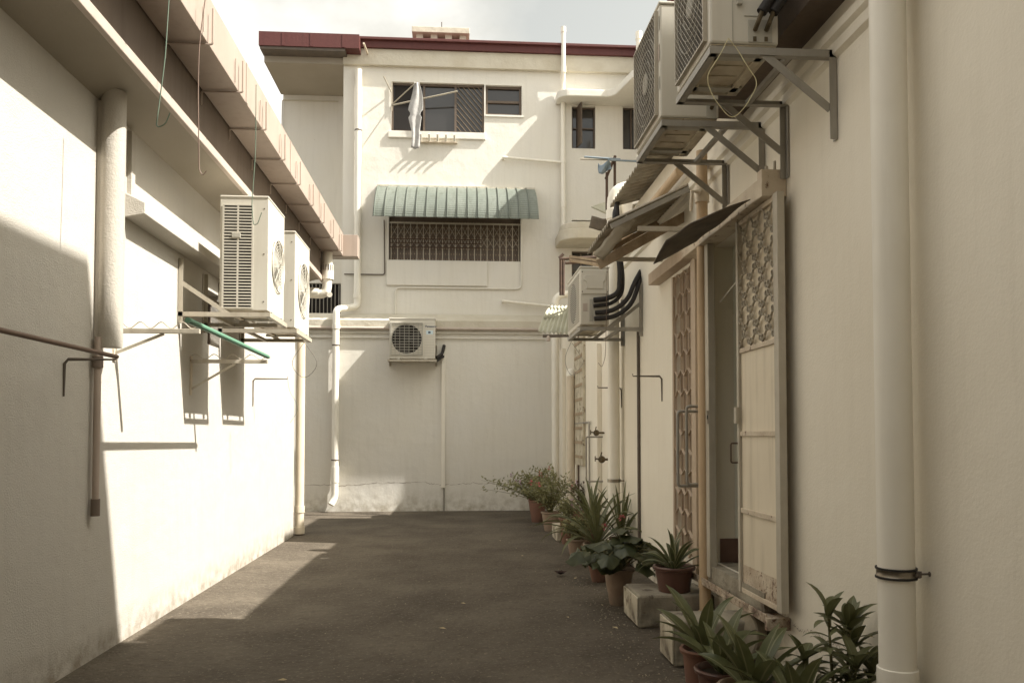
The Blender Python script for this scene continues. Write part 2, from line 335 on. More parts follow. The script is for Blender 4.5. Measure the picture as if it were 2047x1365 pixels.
# gutter
gt = thing('box_gutter', (-2.05, YLF, 4.6), 'long pinkish metal box gutter under the sky along the left eave', 'gutter')
GY = YLF + .35
mb = MB(); mb.prism([(-2.205,4.58),(-1.90,4.58),(-1.90,4.95),(-1.915,4.95),(-1.915,4.60),(-2.19,4.60),(-2.19,4.95),(-2.205,4.95)], YLN, GY, lambda u, v, t: (u, t, v)); mb.build('channel', M['gutter'], gt, bevel=.004)
mb = MB(); mb.box(-2.205, -1.66, GY, GY+.26, 4.57, 4.93); mb.build('end_box', M['gutter'], gt, bevel=.004)
for j in range(18):
    y = 12.9 - j*.85
    if y < -1: break
    mb = MB()
    mb.tube(fillet([(-2.21,y,4.45),(-2.21,y,4.565),(-1.86,y,4.565),(-1.86,y,4.84)], .02, 3), .009, 6)
    mb.tube([(-1.89,y-.12,4.6),(-1.885,y-.13,4.80)], .005, 5)
    mb.build('hanger', M['gutter'], gt)
for j in range(5):
    y = 5.3 + j*1.9; mb = MB(); mb.box(-1.899, -1.894, y, y+.05, 4.585, 4.945); mb.build('joint', M['gutter'], gt)
# rendered column pipe and the thin pipe below it
col = thing('rendered_pipe_casing', (-2.5, yL(213,-2.46), 2.2), 'thick rough rendered pipe casing standing against the left wall up to the soffit', 'pipe')
px_ = XL+.095; cy_ = yL(217, px_); ty_ = yL(193, XL+.045)
mb = MB(); mb.lathe([(.0,2.235),(.080,2.235),(.084,2.26),(.084,3.2),(.083,3.3),(.084,3.4),(.084,4.10)], (px_, cy_, 0), 28); mb.build('casing', M['column'], col)
mb = MB(); mb.box(XL+.001, XL+.03, cy_-.05, cy_+.05, 2.26, 4.02); mb.build('backing', M['column'], col)
tp = thing('thin_drain_pipe', (px_, cy_, 1.05), 'thin grey brown drain pipe ending in a socket below the thick rendered casing', 'pipe')
mb = MB(); mb.tube([(XL+.045,ty_,1.14),(XL+.045,ty_,2.3)], .024, 12); mb.build('pipe', M['gutter'], tp)
mb = MB(); mb.tube([(XL+.045,ty_,1.03),(XL+.045,ty_,1.15)], .031, 12); mb.build('socket', M['fascia'], tp); mb = MB(); mb.tube([(XL+.045,ty_,2.08),(XL+.045,ty_,2.16)], .036, 12); mb.build('socket', M['fascia'], tp)
# ---------------------------------------------------------------- AC unit builder (local: front faces -Y, x = width, z = up)
def plate_hole(mb, w, h, cx, cz, r, y, t, n=40):
    """rectangular plate from x -w/2..w/2, z 0..h with a round hole"""
    base = len(mb.v)
    for k in range(n):
        a = 2*math.pi*k/n; dx, dz = math.cos(a), math.sin(a)
        tx = ((w/2 - cx) if dx > 0 else (cx + w/2)) / max(abs(dx), 1e-9); tz = ((h - cz) if dz > 0 else cz) / max(abs(dz), 1e-9)
        s = min(tx, tz)
        for rr in (r, s):
            mb.v.append(Vector((cx+dx*rr, y, cz+dz*rr)))
        mb.v.append(Vector((cx+dx*r, y+t, cz+dz*r)))
    for k in range(n):
        j = (k+1) % n; a, b = base+3*k, base+3*j
        mb.face((a, b, b+1, a+1)); mb.face((b, a, a+2, b+2), None, True)
    for cxn, czn in ((-w/2,0),(w/2,0),(w/2,h),(-w/2,h)):   # fill the corners cut off between the rays
        best = sorted(range(n), key=lambda k: (mb.v[base+3*k+1]-Vector((cxn,y,czn))).length)[:2]
        mb.tri(mb.v[base+3*best[0]+1], mb.v[base+3*best[1]+1], (cxn, y, czn))
def fan(parent, cx, cz, r, y, rings=9, spokes=10, mesh_mat=None):
    mb = MB(); mb.lathe([(0,0),(r,0)], (cx, y+.07, cz), 32, (0,1,0)); f = mb.build('fan_recess', M['dark'], parent)
    mb = MB(); mb.lathe([(0,-.02),(.055,-.015),(.06,.02)], (cx, y+.045, cz), 16, (0,1,0))
    for k in range(3):
        a = 2*math.pi*k/3 + .4
        mb.grid(lambda u, v, a=a: (cx+math.cos(a+ (v-.5)*1.3*(.5+.5*u))*(.05+(r-.07)*u), y+.045+(v-.5)*.04, cz+math.sin(a+(v-.5)*1.3*(.5+.5*u))*(.05+(r-.07)*u)), 6, 5)
    mb.build('fan_blades', M['acgrey'], parent)
    mb = MB()
    for i in range(1, rings+1):
        rr = r*i/rings; n = 36
        mb.tube([(cx+math.cos(2*math.pi*k/n)*rr, y-.012-.012*(1-(i/rings)**2), cz+math.sin(2*math.pi*k/n)*rr) for k in range(n+1)], .0022 if i < rings else .006, 4, False)
    for k in range(spokes):
        a = 2*math.pi*k/spokes + .2; mb.tube([(cx+math.cos(a)*.04, y-.024, cz+math.sin(a)*.04),(cx+math.cos(a)*r, y-.012, cz+math.sin(a)*r)], .0035, 4)
    mb.build('fan_guard', mesh_mat or M['acw'], parent)
def ac_shell(root, w, h, d, hole=None, top=True):
    mb = MB(); t = .028
    if hole:
        cx, cz, r = hole; plate_hole(mb, w, h, cx, cz, r, -d/2, .07)
        mb.box(-w/2, w/2, d/2-.01, d/2, 0, h)
        mb.box(-w/2, -w/2+.006, -d/2+.0005, d/2-.01, 0, h); mb.box(w/2-.006, w/2, -d/2+.0005, d/2-.01, 0, h)
        mb.box(-w/2+.006, w/2-.006, -d/2+.0005, d/2-.01, h-.006, h); mb.box(-w/2+.006, w/2-.006, -d/2+.0005, d/2-.01, 0, .006)
        o = mb.build('casing', M['acw'], root)
    else:
        mb.box(-w/2, w/2, -d/2, d/2, 0, h); o = mb.build('casing', M['acw'], root, bevel=.015)
    mb = MB(); mb.box(-w/2-.006, w/2+.006, -d/2-.006, d/2+.006, h, h+.022); mb.build('lid', M['acw'], root, bevel=.008)
    return o
def slots(root, x, y0, y1, z0, z1, n, cols, sgn):
    """louvred end panel on the face at x (outward = sgn)"""
    mb = MB(); mb.box(x+.001*sgn, x+.003*sgn, y0, y1, z0, z1); mb.build('louvre_recess', M['dark'], root)
    mb = MB(); gap = (z1-z0)/n; w_ = (y1-y0)/cols
    for c in range(cols+1):
        yy = y0 + c*w_; e = .008
        mb.box(x+.0035*sgn, x+.010*sgn, yy-e, yy+e, z0, z1)
    for i in range(n+1):
        z = z0 + i*gap; mb.obox((x+.006*sgn, (y0+y1)/2, z), (.0045,0,0), (0,(y1-y0)/2,0), (0,0,gap*.20))
    mb.build('louvres', M['acw'], root)
def feet(root, w, d):
    for s in (-1, 1):
        mb = MB(); mb.box(s*w*.3-.03, s*w*.3+.03, -d/2-.02, d/2+.02, -.022, 0); mb.build('foot', M['acgrey'], root)
def bracket_frame(root, w, dp, side_gap, leg_up, m, wallside=1, leg=.42):
    """wall frame under the unit: local y=wall at +dp ; outer edge at y=0; z=0 top of frame"""
    a = .042
    for s in (-1, 1):
        mb = MB(); x = s*w/2
        mb.angle((x,0,-a),(x,dp,-a), a, .005, (0,0,1), (-s,0,0)); mb.build('arm', m, root)
        mb = MB()
        if leg_up: mb.angle((x,dp-.005,-a-.06),(x,dp-.005,leg), a, .005, (0,-1,0), (-s,0,0))
        else: mb.angle((x,dp-.005,-a-leg),(x,dp-.005,0), a, .005, (0,-1,0), (-s,0,0))
        mb.build('wall_leg', m, root)
        mb = MB()
        if leg_up: mb.bar((x-s*.008,dp-.03,leg*.55),(x-s*.008,dp*.45,-.02), .006, .04)
        else: mb.bar((x-s*.008,dp-.04,-leg*.72),(x-s*.008,dp*.42,-.03), .006, .045)
        mb.build('brace', m, root)
    mb = MB(); mb.angle((-w/2,0,-a),(w/2,0,-a), a, .005, (0,0,1), (0,1,0)); mb.build('outer_rail', m, root)
    mb = MB(); mb.angle((-w/2,dp*.62,-a+.002),(w/2,dp*.62,-a+.002), a*.7, .005, (0,0,1), (0,1,0)); mb.build('outer_rail', m, root)
def underside(u, w, d, m='acunder'):
    mb = MB(); mb.box(-w/2+.012, w/2-.012, -d/2+.012, d/2-.012, -.006, -.001); mb.box(-w/2+.05, w/2-.05, -d/2+.05, -d/2+.09, -.022, -.0065); mb.box(-w/2+.05, w/2-.05, d/2-.09, d/2-.05, -.022, -.0065)
    for k in range(4): mb.box(-w/2+.12+k*w*.2, -w/2+.16+k*w*.2, -d/2+.12, d/2-.12, -.012, -.0065)
    mb.build('base_pan', M[m], u)
# --- left pair of big AC units
XO = -1.755
fr0 = onX(540, 625, XO); fr1 = onX(573, 650, XO)
def left_unit(yc, z, w, h, d, lab, blab, wfr):
    br = thing('air_conditioner_bracket', (XO, yc, z), blab, 'bracket', 'steel brackets carrying the air conditioners')
    ORG[br.name] = Vector((0,0,0)); bracket_frame(br, wfr, XO-XL, 0, True, M['steel_cream'], leg=.50)
    br.rotation_euler = (0,0,math.pi/2)
    u = thing('air_conditioner_unit', (XO-.03-d/2, yc, z+.025), lab, 'air conditioner'); ORG[u.name] = Vector((0,0,0))
    ac_shell(u, w, h, d, (.06, h*.47, w*.36))
    fan(u, .06, h*.47, w*.36, -d/2)
    slots(u, -w/2, -d/2+.14, d/2-.03, .02, h-.07, 34, 2, -1)
    mb = MB(); mb.box(-w/2-.018, -w/2-.001, -.02+.05, .05+.06, h*.64, h*.64+.045); mb.build('handle', M['acgrey'], u, bevel=.004)
    mb = MB()
    for z_ in (.08, h*.5, h-.1): mb.lathe([(0,.004),(.006,.003),(.007,0)], (-w/2, -d/2+.035, z_), 8, (-1,0,0))
    mb.build('screws', M['darksteel'], u)
    mb = MB(); mb.box(w*.40, w*.47, -d/2-.002, -d/2-.0005, h*.52, h*.62); mb.box(w*.38, w*.47, -d/2-.002, -d/2-.0005, h*.70, h*.73); mb.build('rating_label', M['strip'], u)
    feet(u, w, d); underside(u, w, d, 'acunder'); u.rotation_euler = (0,0,math.pi/2)
    return u
# local -Y (front) must face +X: rotate +90 deg: local(-Y)->+X, local +x -> +Y(world), so the louvred end at -w/2 faces the camera
left_unit((fr0.y+fr1.y)/2, fr0.z, fr1.y-fr0.y-.02, 1.06, .44, 'bigger nearer of two louvred air conditioners hung on the left wall', 'cream steel bracket under the nearer left wall air conditioner', fr1.y-fr0.y+.02)
g0 = onX(585, 658, -1.80); g1 = onX(615, 678, -1.80)
left_unit((g0.y+g1.y)/2, g0.z, g1.y-g0.y-.02, 1.04, .44, 'second louvred air conditioner half hidden behind the nearer one on the left wall', 'cream steel bracket under the farther left wall air conditioner', g1.y-g0.y+.02)
# --- laundry brackets with wavy wire
def wave_bracket(pw, po, yaw_plate, lab, drop, xin):
    Y = onX(*pw, XL).y; A = Vector((XL, Y, onX(*pw, XL).z)); B = at(*po, Y); B.z = A.z
    t = thing('laundry_bracket', A, lab, 'bracket', 'steel laundry brackets with a wavy wire on the left wall')
    mb = MB(); mb.bar(A, B, .035, .035); mb.build('arm', M['steel_cream'], t, bevel=.003)
    mb = MB(); n = 40; wl = 4.0; mb.tube([A.lerp(B, i/n*.97) + Vector((0,0,.02+.025*(1+math.sin(i/n*wl*2*math.pi)))) for i in range(n+1)], .004, 5); mb.build('wavy_wire', M['steel_cream'], t)
    mb = MB(); mb.bar(A.lerp(B, .58)+Vector((0,0,-.02)), A+Vector((.012,0,-drop)), .006, .022); mb.build('brace', M['steel_cream'], t)
    mb = MB(); mb.box(XL, XL+.012, Y-.025, Y+.025, A.z-drop-.06, A.z+.05); mb.build('wall_plate', M['rustpaint'], t)
    return A, B
A1, B1 = wave_bracket((228,661), (400,660), 0, 'nearer wavy wire laundry bracket beside the thick pipe casing', .17, 0)
A2, B2 = wave_bracket((381,722), (535,716), 0, 'farther wavy wire laundry bracket below the nearer air conditioner', .27, 0)
gp = MB(); P0 = onX(375, 640, -1.86); P1 = onX(535, 713, -1.86)
gp.tube([P0, P1], .021, 12); gp.tube([P1, P1+(P1-P0).normalized()*.05], .013, 10)
tag(gp.build('laundry_pole', M['greenpole'], org=P0), 'green laundry pole resting on the wavy wire brackets', 'pole')
# dark pole with thin bracket
def thin_bracket(pw, po, drop_px, lab, X, m='darksteel'):
    A = onX(*pw, X); B = at(po[0], po[1], A.y); B.z = A.z
    D = Vector((A.x, A.y, onX(drop_px[0], drop_px[1], X).z)); s = 1 if X < 0 else -1
    mb = MB(); mb.tube([D+Vector((s*.006,0,0)), A+Vector((s*.006,0,-.03)), A+Vector((s*.03,0,0)), B, B+Vector((0,0,.025))], [.006,.011,.011,.006,.006], 6)
    tag(mb.build('wall_hook', M[m], org=A), lab, 'hook', 'thin black iron hooks on the walls'); return A, B
A3, B3 = thin_bracket((127,718), (231,712), (125,792), 'thin iron hook on the left wall carrying the brown pole', XL)
mb = MB(); mb.tube([B3+Vector((0,.02,.02)), Vector((B3.x, 1.2, B3.z+.02))], .015, 10); tag(mb.build('laundry_pole', M['wirebrown'], org=B3), 'dull brown laundry pole running out of the left edge of the photo', 'pole')
thin_bracket((505,757), (575,755), (505,812), 'thin iron hook on the sunlit left wall past the air conditioners', XL)
thin_bracket((1324,752), (1265,752), (1324,802), 'thin iron hook on the right wall just left of the hexagon grille', XR)
thin_bracket((1243,775), (1195,776), (1243,815), 'thin iron hook on the right wall beside the tall white downpipe', XR)
# left far downpipe with trap from gutter
dp = thing('corner_downpipe', (-2.45, YLF+.12, 0), 'cream downpipe with a curved trap at the far corner of the left house', 'downpipe')
yy = YLF + .14; top = at(655, 505, yy); cor = at(601, 585, yy)
mb = MB(); x_ = at(600, 870, yy).x
mb.tube(fillet([(x_,yy,.02),(x_,yy,cor.z)], .05), .072, 16)
mb.tube([(x_,yy,.36),(x_,yy,.46)], .082, 16); mb.tube([(x_,yy,.02),(x_,yy,.13)], .085, 16); mb.build('downpipe', M['pvcold'], dp)
p = fillet([(x_,yy,cor.z), (top.x-.02,yy,cor.z-.02),(top.x,yy,cor.z+.2),(top.x,yy,top.z+.12)], .22, 8)
mb = MB(); mb.tube(p, .078, 16); mb.tube([(top.x,yy,cor.z+.22),(top.x,yy,cor.z+.46)], .10, 18); mb.tube([(x_+.12,yy,cor.z),(x_+.28,yy,cor.z-.005)], .088, 16); mb.tube([(top.x+.02,yy-.06,cor.z-.02),(top.x+.06,yy-.14,cor.z-.05)], .045, 12)
mb.build('trap', M['pvc'], dp)
mb = MB()
for k in range(7): a = math.pi + .3 + k*.4; mb.box(top.x+math.cos(a)*.102-.006, top.x+math.cos(a)*.102+.006, yy+math.sin(a)*.102-.006, yy+math.sin(a)*.102+.006, cor.z+.36, cor.z+.45)
mb.build('vent_grate', M['darksteel'], dp)
mb = MB(); mb.tube([(x_,yy,.0),(x_,yy,.03)], .075, 14); mb.build('shoe', M['rust'], dp)
# hanging wires left
def wire(pxs, Y, m, lab, r=.004, X=None, cat='wire'):
    pts = [onX(a, b, X) if X is not None else at(a, b, Y) for a, b in pxs]
    mb = MB(); mb.tube(fillet(pts, .12, 6), r, 5)
    tag(mb.build('hanging_wire', M[m], org=pts[0]), lab, cat, 'loose hanging wires')
wire([(338,-6),(330,120),(318,210),(312,256),(330,250),(340,226)], onX(338,60,-1.86).y, 'wiregreen', 'green wire hanging from the gutter nearest to the left top corner')
wire([(411,-6),(398,90),(396,180),(398,340),(405,352),(412,342)], onX(400,60,-1.86).y, 'wirebrown', 'brown hooked wire hanging from the gutter above the cream ledge')
wire([(512,170),(511,300),(503,415),(507,450),(515,448),(523,425)], onX(512,238,-1.86).y-.05, 'wiregreen', 'green hooked wire hanging in front of the louvred air conditioner')
wire([(608,684),(578,728),(608,762),(640,728),(608,684)], g0.y+.3, 'darksteel', 'diamond shaped wire loop hanging by the left corner downpipe', .003)
wire([(575,757),(578,782),(600,815),(580,845)], onX(505,757,XL).y, 'wiregreen', 'thin pale wire dangling from the far left wall hook', .002)
# ================================================================== REAR BUILDING
rb = thing('rear_shophouse', (0, F2, 0), 'tall cream building closing the alley with a dark red roof edge', 'building')
def q(px, py, Y=F2): return at(px, py, Y)
xa = q(685, 400).x; ztop = q(900, 118).z; XE = 4.0
W1 = (q(782,200).x, q(968,200).x, q(870,264).z, q(870,166).z)
W1b = (W1[1]+.03, q(1043,200).x, q(1000,230).z, q(1000,171).z)
W2 = (q(777,480).x, q(1042,480).x, q(900,521).z, q(900,420).z)
W3 = (q(1143,250).x, q(1190,250).x, q(1160,297).z, q(1160,213).z)
W4 = (q(1245,250).x, q(1285,250).x, q(1260,299).z, q(1260,214).z)
W5 = (q(1143,550).x, q(1186,550).x, q(1160,558).z, q(1160,502).z)
V5 = (q(1143,450).x, q(1190,450).x, q(1160,468).z, q(1160,440).z)
mb = MB(); wallsheet(mb, xa, XE, 3.9, ztop, [W1, W1b, W2, W3, W4, W5, V5], lambda u, z, d: (u, F2+d, z), .16)
XB, YB = q(565, 300, 18.9).x, 18.9
mb.quad((xa,F2,3.9),(xa,F2,ztop),(xa,YB,ztop),(xa,YB,3.9))
gw = (q(612,600,YB).x, q(681,600,YB).x, q(640,632,YB).z, q(640,566,YB).z)
wallsheet(mb, XB, xa, 0, ztop, [gw], lambda u, z, d: (u, YB+d, z), .16)
mb.quad((XB,YB,0),(XB,26,0),(XB,26,ztop),(XB,YB,ztop)); mb.quad((XB,26,0),(9,26,0),(9,26,ztop),(XB,26,ztop))
# wing stepping forward on the right
mb.quad((XE,15.6,0),(XE,F2,0),(XE,F2,ztop),(XE,15.6,ztop)); mb.quad((XE,15.6,0),(9,15.6,0),(9,15.6,ztop),(XE,15.6,ztop)); mb.quad((9,15.6,0),(9,26,0),(9,26,ztop),(9,15.6,ztop))
mb.build('wall', M['plaster_rear'], rb)
zb0, zb1 = q(900,139).z, q(900,107).z - .12
mb = MB(); mb.box(xa, XE, F2-.10, F2-.002, zb0, zb1+.12); mb.build('roof_beam', M['plaster_dull'], rb, bevel=.01)
mb = MB(); zs = q(620, 104).z
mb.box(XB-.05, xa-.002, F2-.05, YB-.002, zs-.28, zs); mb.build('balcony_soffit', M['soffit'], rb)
zr = zb1 + .12
mb = MB(); mb.box(q(717,90).x+.002, 4.1, F2-.16, 26, zr+.0, zr+.15); mb.box(4.1, 9.2, 14.85, 26, zr+.0, zr+.15); mb.build('roof', M['redroof'], rb)
mb = MB(); mb.box(q(717,90).x+.002, 4.09, F2-.22, F2-.05, zr+.15, zr+.21); mb.build('roof_flashing', M['redroof'], rb, bevel=.01)
a, b = q(517, 80, F2-.4), q(718, 97, F2-.4)
mb = MB(); mb.box(a.x, b.x, F2-.40, 26, b.z-.0, b.z+.30); mb.build('red_fascia', M['redroof'], rb)
mb = MB(); mb.box(a.x+.02, b.x-.3, F2-.37, YB, b.z-.06, b.z-.002); mb.build('eave_board', M['darksteel'], rb)
for f_ in (.23, .51, .83):
    xx = a.x+(b.x-a.x)*f_; mb = MB(); mb.box(xx, xx+.05, F2-.408, F2-.401, b.z+.01, b.z+.29); mb.build('fascia_seam', M['redroof'], rb)
# windows
def frame_win(W, nm, vs=(), hs_=(), glass='glass', fr='brownframe', t=.045, dpt=.10):
    x0, x1, z0, z1 = W; g_ = MB(); g_.box(x0, x1, F2+dpt+.02, F2+dpt+.03, z0, z1); wv_ = g_.build(nm, M[glass], rb)
    m_ = MB()
    for aa in ((x0,x0+t,z0,z1),(x1-t,x1,z0,z1),(x0+t,x1-t,z0,z0+t),(x0+t,x1-t,z1-t,z1)): m_.box(aa[0],aa[1],F2+dpt-.03,F2+dpt+.018,aa[2],aa[3])
    for v in vs: xx = x0+(x1-x0)*v; m_.box(xx-t/2, xx+t/2, F2+dpt-.028, F2+dpt+.016, z0+t, z1-t)
    for v in hs_: zz = z0+(z1-z0)*v; m_.box(x0+t, x1-t, F2+dpt-.026, F2+dpt+.014, zz-t/2, zz+t/2)
    m_.build('frame', M[fr], wv_); return wv_
wv1 = frame_win(W1, 'window', (.35, .69))
x0, x1, z0, z1 = W1; m_ = MB(); xs = x0+(x1-x0)*.70; ww = x1-.045-xs; hh = z1-z0-.09
for i in range(-9, 16):
    u0 = i*.11; pts = []
    # bars rising to the left, clipped to the pane
    pa = (u0, 0); pb = (u0 - hh*.85, hh)
    def clip(pa, pb):
        t0, t1 = 0, 1
        dx = pb[0]-pa[0]
        for lim, sg in ((0, 1), (ww, -1)):
            va, vb = (pa[0]-lim)*sg, (pb[0]-lim)*sg
            if va < 0 and vb < 0: return None
            if va < 0: t0 = max(t0, va/(va-vb))
            if vb < 0: t1 = min(t1, va/(va-vb))
        return (t0, t1) if t1 > t0+.02 else None
    r_ = clip(pa, pb)
    if r_:
        P_ = [(xs+pa[0]+(pb[0]-pa[0])*t, F2+.085, z0+.045+hh*t) for t in r_]; m_.bar(P_[0], P_[1], .006, .022, (0,1,0))
m_.build('diagonal_bars', M['wood'], wv1)
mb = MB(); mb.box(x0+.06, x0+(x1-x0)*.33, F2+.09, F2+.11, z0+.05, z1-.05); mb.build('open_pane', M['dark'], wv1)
frame_win(W1b, 'window', (), (.48,), t=.05)
frame_win(W3, 'window', (), (.5,), t=.03); frame_win(W4, 'window', (.45,), (), t=.03); frame_win(W5, 'window', (.45,), (.3,.65), t=.03)
x0_, x1_, z0_, z1_ = W3; mb = MB(); cxx = x0_+.16
mb.obox((cxx, F2-.06, (z0_+z1_)/2+.03), (.03,-.15,0), (0.012,.003,0), (0,0,(z1_-z0_)/2-.02)); mb.build('casement', M['brownframe'], rb)
# louvre vent
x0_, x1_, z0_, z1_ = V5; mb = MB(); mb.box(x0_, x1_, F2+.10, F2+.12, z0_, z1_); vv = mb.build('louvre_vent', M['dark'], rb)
mb = MB()
for i in range(5): z = z0_+.03+(z1_-z0_-.04)*i/4.4; mb.obox(((x0_+x1_)/2, F2+.03, z), ((x1_-x0_)/2,0,0), (0,.045,.02), (0,-.002,.008))
mb.build('slats', M['plaster_rear'], vv)
# sill
mb = MB(); s0, s1 = q(776, 270).x, q(971, 270).x; mb.box(s0, s1, F2-.05, F2-.002, W1[2]-.16, W1[2]-.01); mb.build('window_sill', M['plaster_rear'], rb, bevel=.012)
mb = MB(); mb.box(W1b[0], W1b[1]+.04, F2-.03, F2-.002, W1b[2]-.05, W1b[2]-.01); mb.build('window_sill', M['plaster_rear'], rb)
# raised panels / cover strip
mb = MB(); p0, p1 = q(773, 521), q(974, 573); mb.box(p0.x, p1.x, F2-.045, F2-.002, p1.z, p0.z-.01); mb.build('raised_panel', M['plaster_rear'], rb, bevel=.012)
# collapsible gate window
x0, x1, z0, z1 = W2
mb = MB(); mb.box(x0, x1, F2+.13, F2+.15, z0, z1); gv = mb.build('grille_window', M['brownframe'], rb)
mb = MB(); n = 20
zt, zm0 = z1-.30, z0+.02
for i in range(n+1):
    xx = x0+.05+(x1-x0-.1)*i/n; mb.box(xx-.008, xx+.008, F2+.05, F2+.065, z0, zt)
zz = [z0+.42, z0+.62, zt-.08]
for i in range(n):
    xL, xR_ = x0+.05+(x1-x0-.1)*i/n, x0+.05+(x1-x0-.1)*(i+1)/n
    for (zA, zB) in ((z0+.30, z0+.52), (z0+.52, zt-.05)):
        mb.bar((xL,F2+.045,zA),(xR_,F2+.045,zB), .005, .013, (0,1,0)); mb.bar((xL,F2+.04,zB),(xR_,F2+.04,zA), .005, .013, (0,1,0))
mb.box(x0, x1, F2+.03, F2+.07, zt, zt+.03)
mb.build('lattice_grille', M['steel_cream'], gv)
mb = MB()
for k in range(3): mb.box(x0+.03, x0+(x1-x0)*.70, F2+.025, F2+.035, z0+.28+k*.09, z0+.30+k*.09)
mb.build('cross_rails', M['rust'], gv)
mb = MB()
for i in range(46):
    for j in range(9):
        xx = x0+.03+(x1-x0-.06)*(i+.5*(j%2))/46; z_ = z0+.05+(z1-z0-.06)*j/9; mb.obox((xx, F2+.128, z_), (.006,0,.003),(0,.0015,0),(-.003,0,.014))
mb.build('perforations', M['wood'], gv)['kind'] = 'stuff'
# barred window in the recess
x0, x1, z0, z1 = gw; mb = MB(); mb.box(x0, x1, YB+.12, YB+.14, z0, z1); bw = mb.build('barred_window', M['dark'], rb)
mb = MB()
for i in range(9): xx = x0+(x1-x0)*(i+.5)/9; mb.tube([(xx,YB+.03,z0),(xx,YB+.03,z1)], .011, 6)
mb.build('bars', M['steel'], bw)
# curved canopy ledge, right
zc = q(1180, 212).z
def slab(poly, z0, z1, nm, m, bev=.02):
    mb = MB(); mb.prism(poly, z0, z1, lambda u, v, t: (u, v, t)); return mb.build(nm, M[m], rb, bevel=bev)
def arc(cx, cy, r, a0, a1, n=7): return [(cx+r*math.cos(R(a0+(a1-a0)*i/n)), cy+r*math.sin(R(a0+(a1-a0)*i/n))) for i in range(n+1)]
xl = q(1110, 200).x
poly = [(xl, F2-.002)] + arc(xl+.25, F2-.24, .25, 180, 270) + arc(3.15, F2-.49-.25, .25, 90, 20, 5) + [(3.55, 15.9), (3.7, 15.5), (4.4, 15.3), (4.4, 15.58), (3.98, 15.58), (3.98, F2-.002)]
slab(poly[::-1], zc, zc+.16, 'canopy_slab', 'plaster_rear')
zc2 = q(1150, 497).z; xl2 = q(1110, 480).x; xr2 = q(1200, 480).x
poly = [(xl2, F2-.002)] + arc(xl2+.45, F2-.5, .45, 180, 270) + [(xr2+1.2, F2-.95), (xr2+1.2, F2-.002)]
slab(poly[::-1], zc2, zc2+.22, 'canopy_slab', 'plaster_dull')
poly = [(xl2+.06, F2-.002)] + arc(xl2+.45, F2-.5, .40, 180, 270) + [(xr2+1.2, F2-.90), (xr2+1.2, F2-.002)]
slab(poly[::-1], zc2+.222, zc2+.36, 'canopy_kerb', 'plaster_dull')
# roof vent box
rvY = 19.0; v0 = at(832, 84, rvY); v1 = at(932, 70, rvY)
rv = thing('roof_vent_box', (v0.x, rvY, v0.z-.3), 'small concrete vent box with three openings on the red roof', 'roof vent')
mb = MB(); vw = v1.x - v0.x
mb.box(v0.x-.1, v1.x+.08, rvY-.1, rvY+1.2, v1.z-.02, v1.z+.12); mb.box(v0.x+.12, v1.x-.1, rvY+.05, rvY+1.0, v1.z+.12, v1.z+.17); mb.build('slab', M['plaster_dull'], rv, bevel=.01)
mb = MB()
for i in range(4): xx = v0.x+(vw-.16)*i/3; mb.box(xx, xx+.16, rvY, rvY+.16, v0.z-.35, v1.z-.02); mb.box(xx, xx+.16, rvY+.95, rvY+1.1, v0.z-.35, v1.z-.02)
mb.build('posts', M['plaster_dull'], rv)
mb = MB(); mb.box(v0.x+.02, v1.x-.02, rvY+.2, rvY+.25, v0.z-.35, v1.z-.02); mb.build('louvres', M['redroof'], rv)
mb = MB(); xm = (v0.x+v1.x)/2; mb.tube([(xm,rvY+.5,v1.z+.15),(xm,rvY+.5,v1.z+.55)], .012, 6); mb.build('spike', M['darksteel'], rv)
# green awning
aw = thing('green_awning', (q(910,380).x, F2, q(910,380).z), 'curved green ribbed metal awning above the grille window', 'awning')
e0, e1 = q(757, 380).x, q(1066, 380).x; zt = q(900, 378).z; zb = at(900, 437, F2-.75).z
def awp(u, v):   # u along, v down
    a = v*math.pi/2*.98; return (e0-.05*v + (e1-e0+.10*v)*u, F2-.02-.75*math.sin(a*.62+.0)*1.12 if False else F2-.02-.73*math.sin(a)**.8, zt-(zt-zb)*(1-math.cos(a))**.75)
mb = MB(); n = 16; prof = [(0,0),(.08,.0),(.10,1),(.155,1),(.175,0)]
us = []
for i in range(n):
    for (t, hgt) in prof: us.append(((i+t)/n, hgt))
us.append((1, 0)); nv = 40; base = len(mb.v)
for (u, hg) in us:
    for j in range(nv+1):
        v = j/nv; P_ = Vector(awp(u, v)); Pn = Vector(awp(u, min(1, v+.01))) - Vector(awp(u, max(0, v-.01)))
        nrm = Vector((0, Pn.z, -Pn.y)).normalized()
        if nrm.z < 0 and v < .5: nrm = -nrm
        if nrm.y > 0: nrm = -nrm
        rip = .0035*(1 if j % 2 else 0)
        mb.v.append(P_ + nrm*(.03*hg + rip))
m1 = nv+1
for i in range(len(us)-1):
    for j in range(nv): mb.face((base+i*m1+j, base+(i+1)*m1+j, base+(i+1)*m1+j+1, base+i*m1+j+1))
mb.build('ribbed_sheet', M['green'], aw)
mb = MB(); mb.box(e0-.03, e1+.03, F2-.07, F2-.003, zt-.0, zt+.045); mb.build('wall_flashing', M['plaster_dull'], aw)
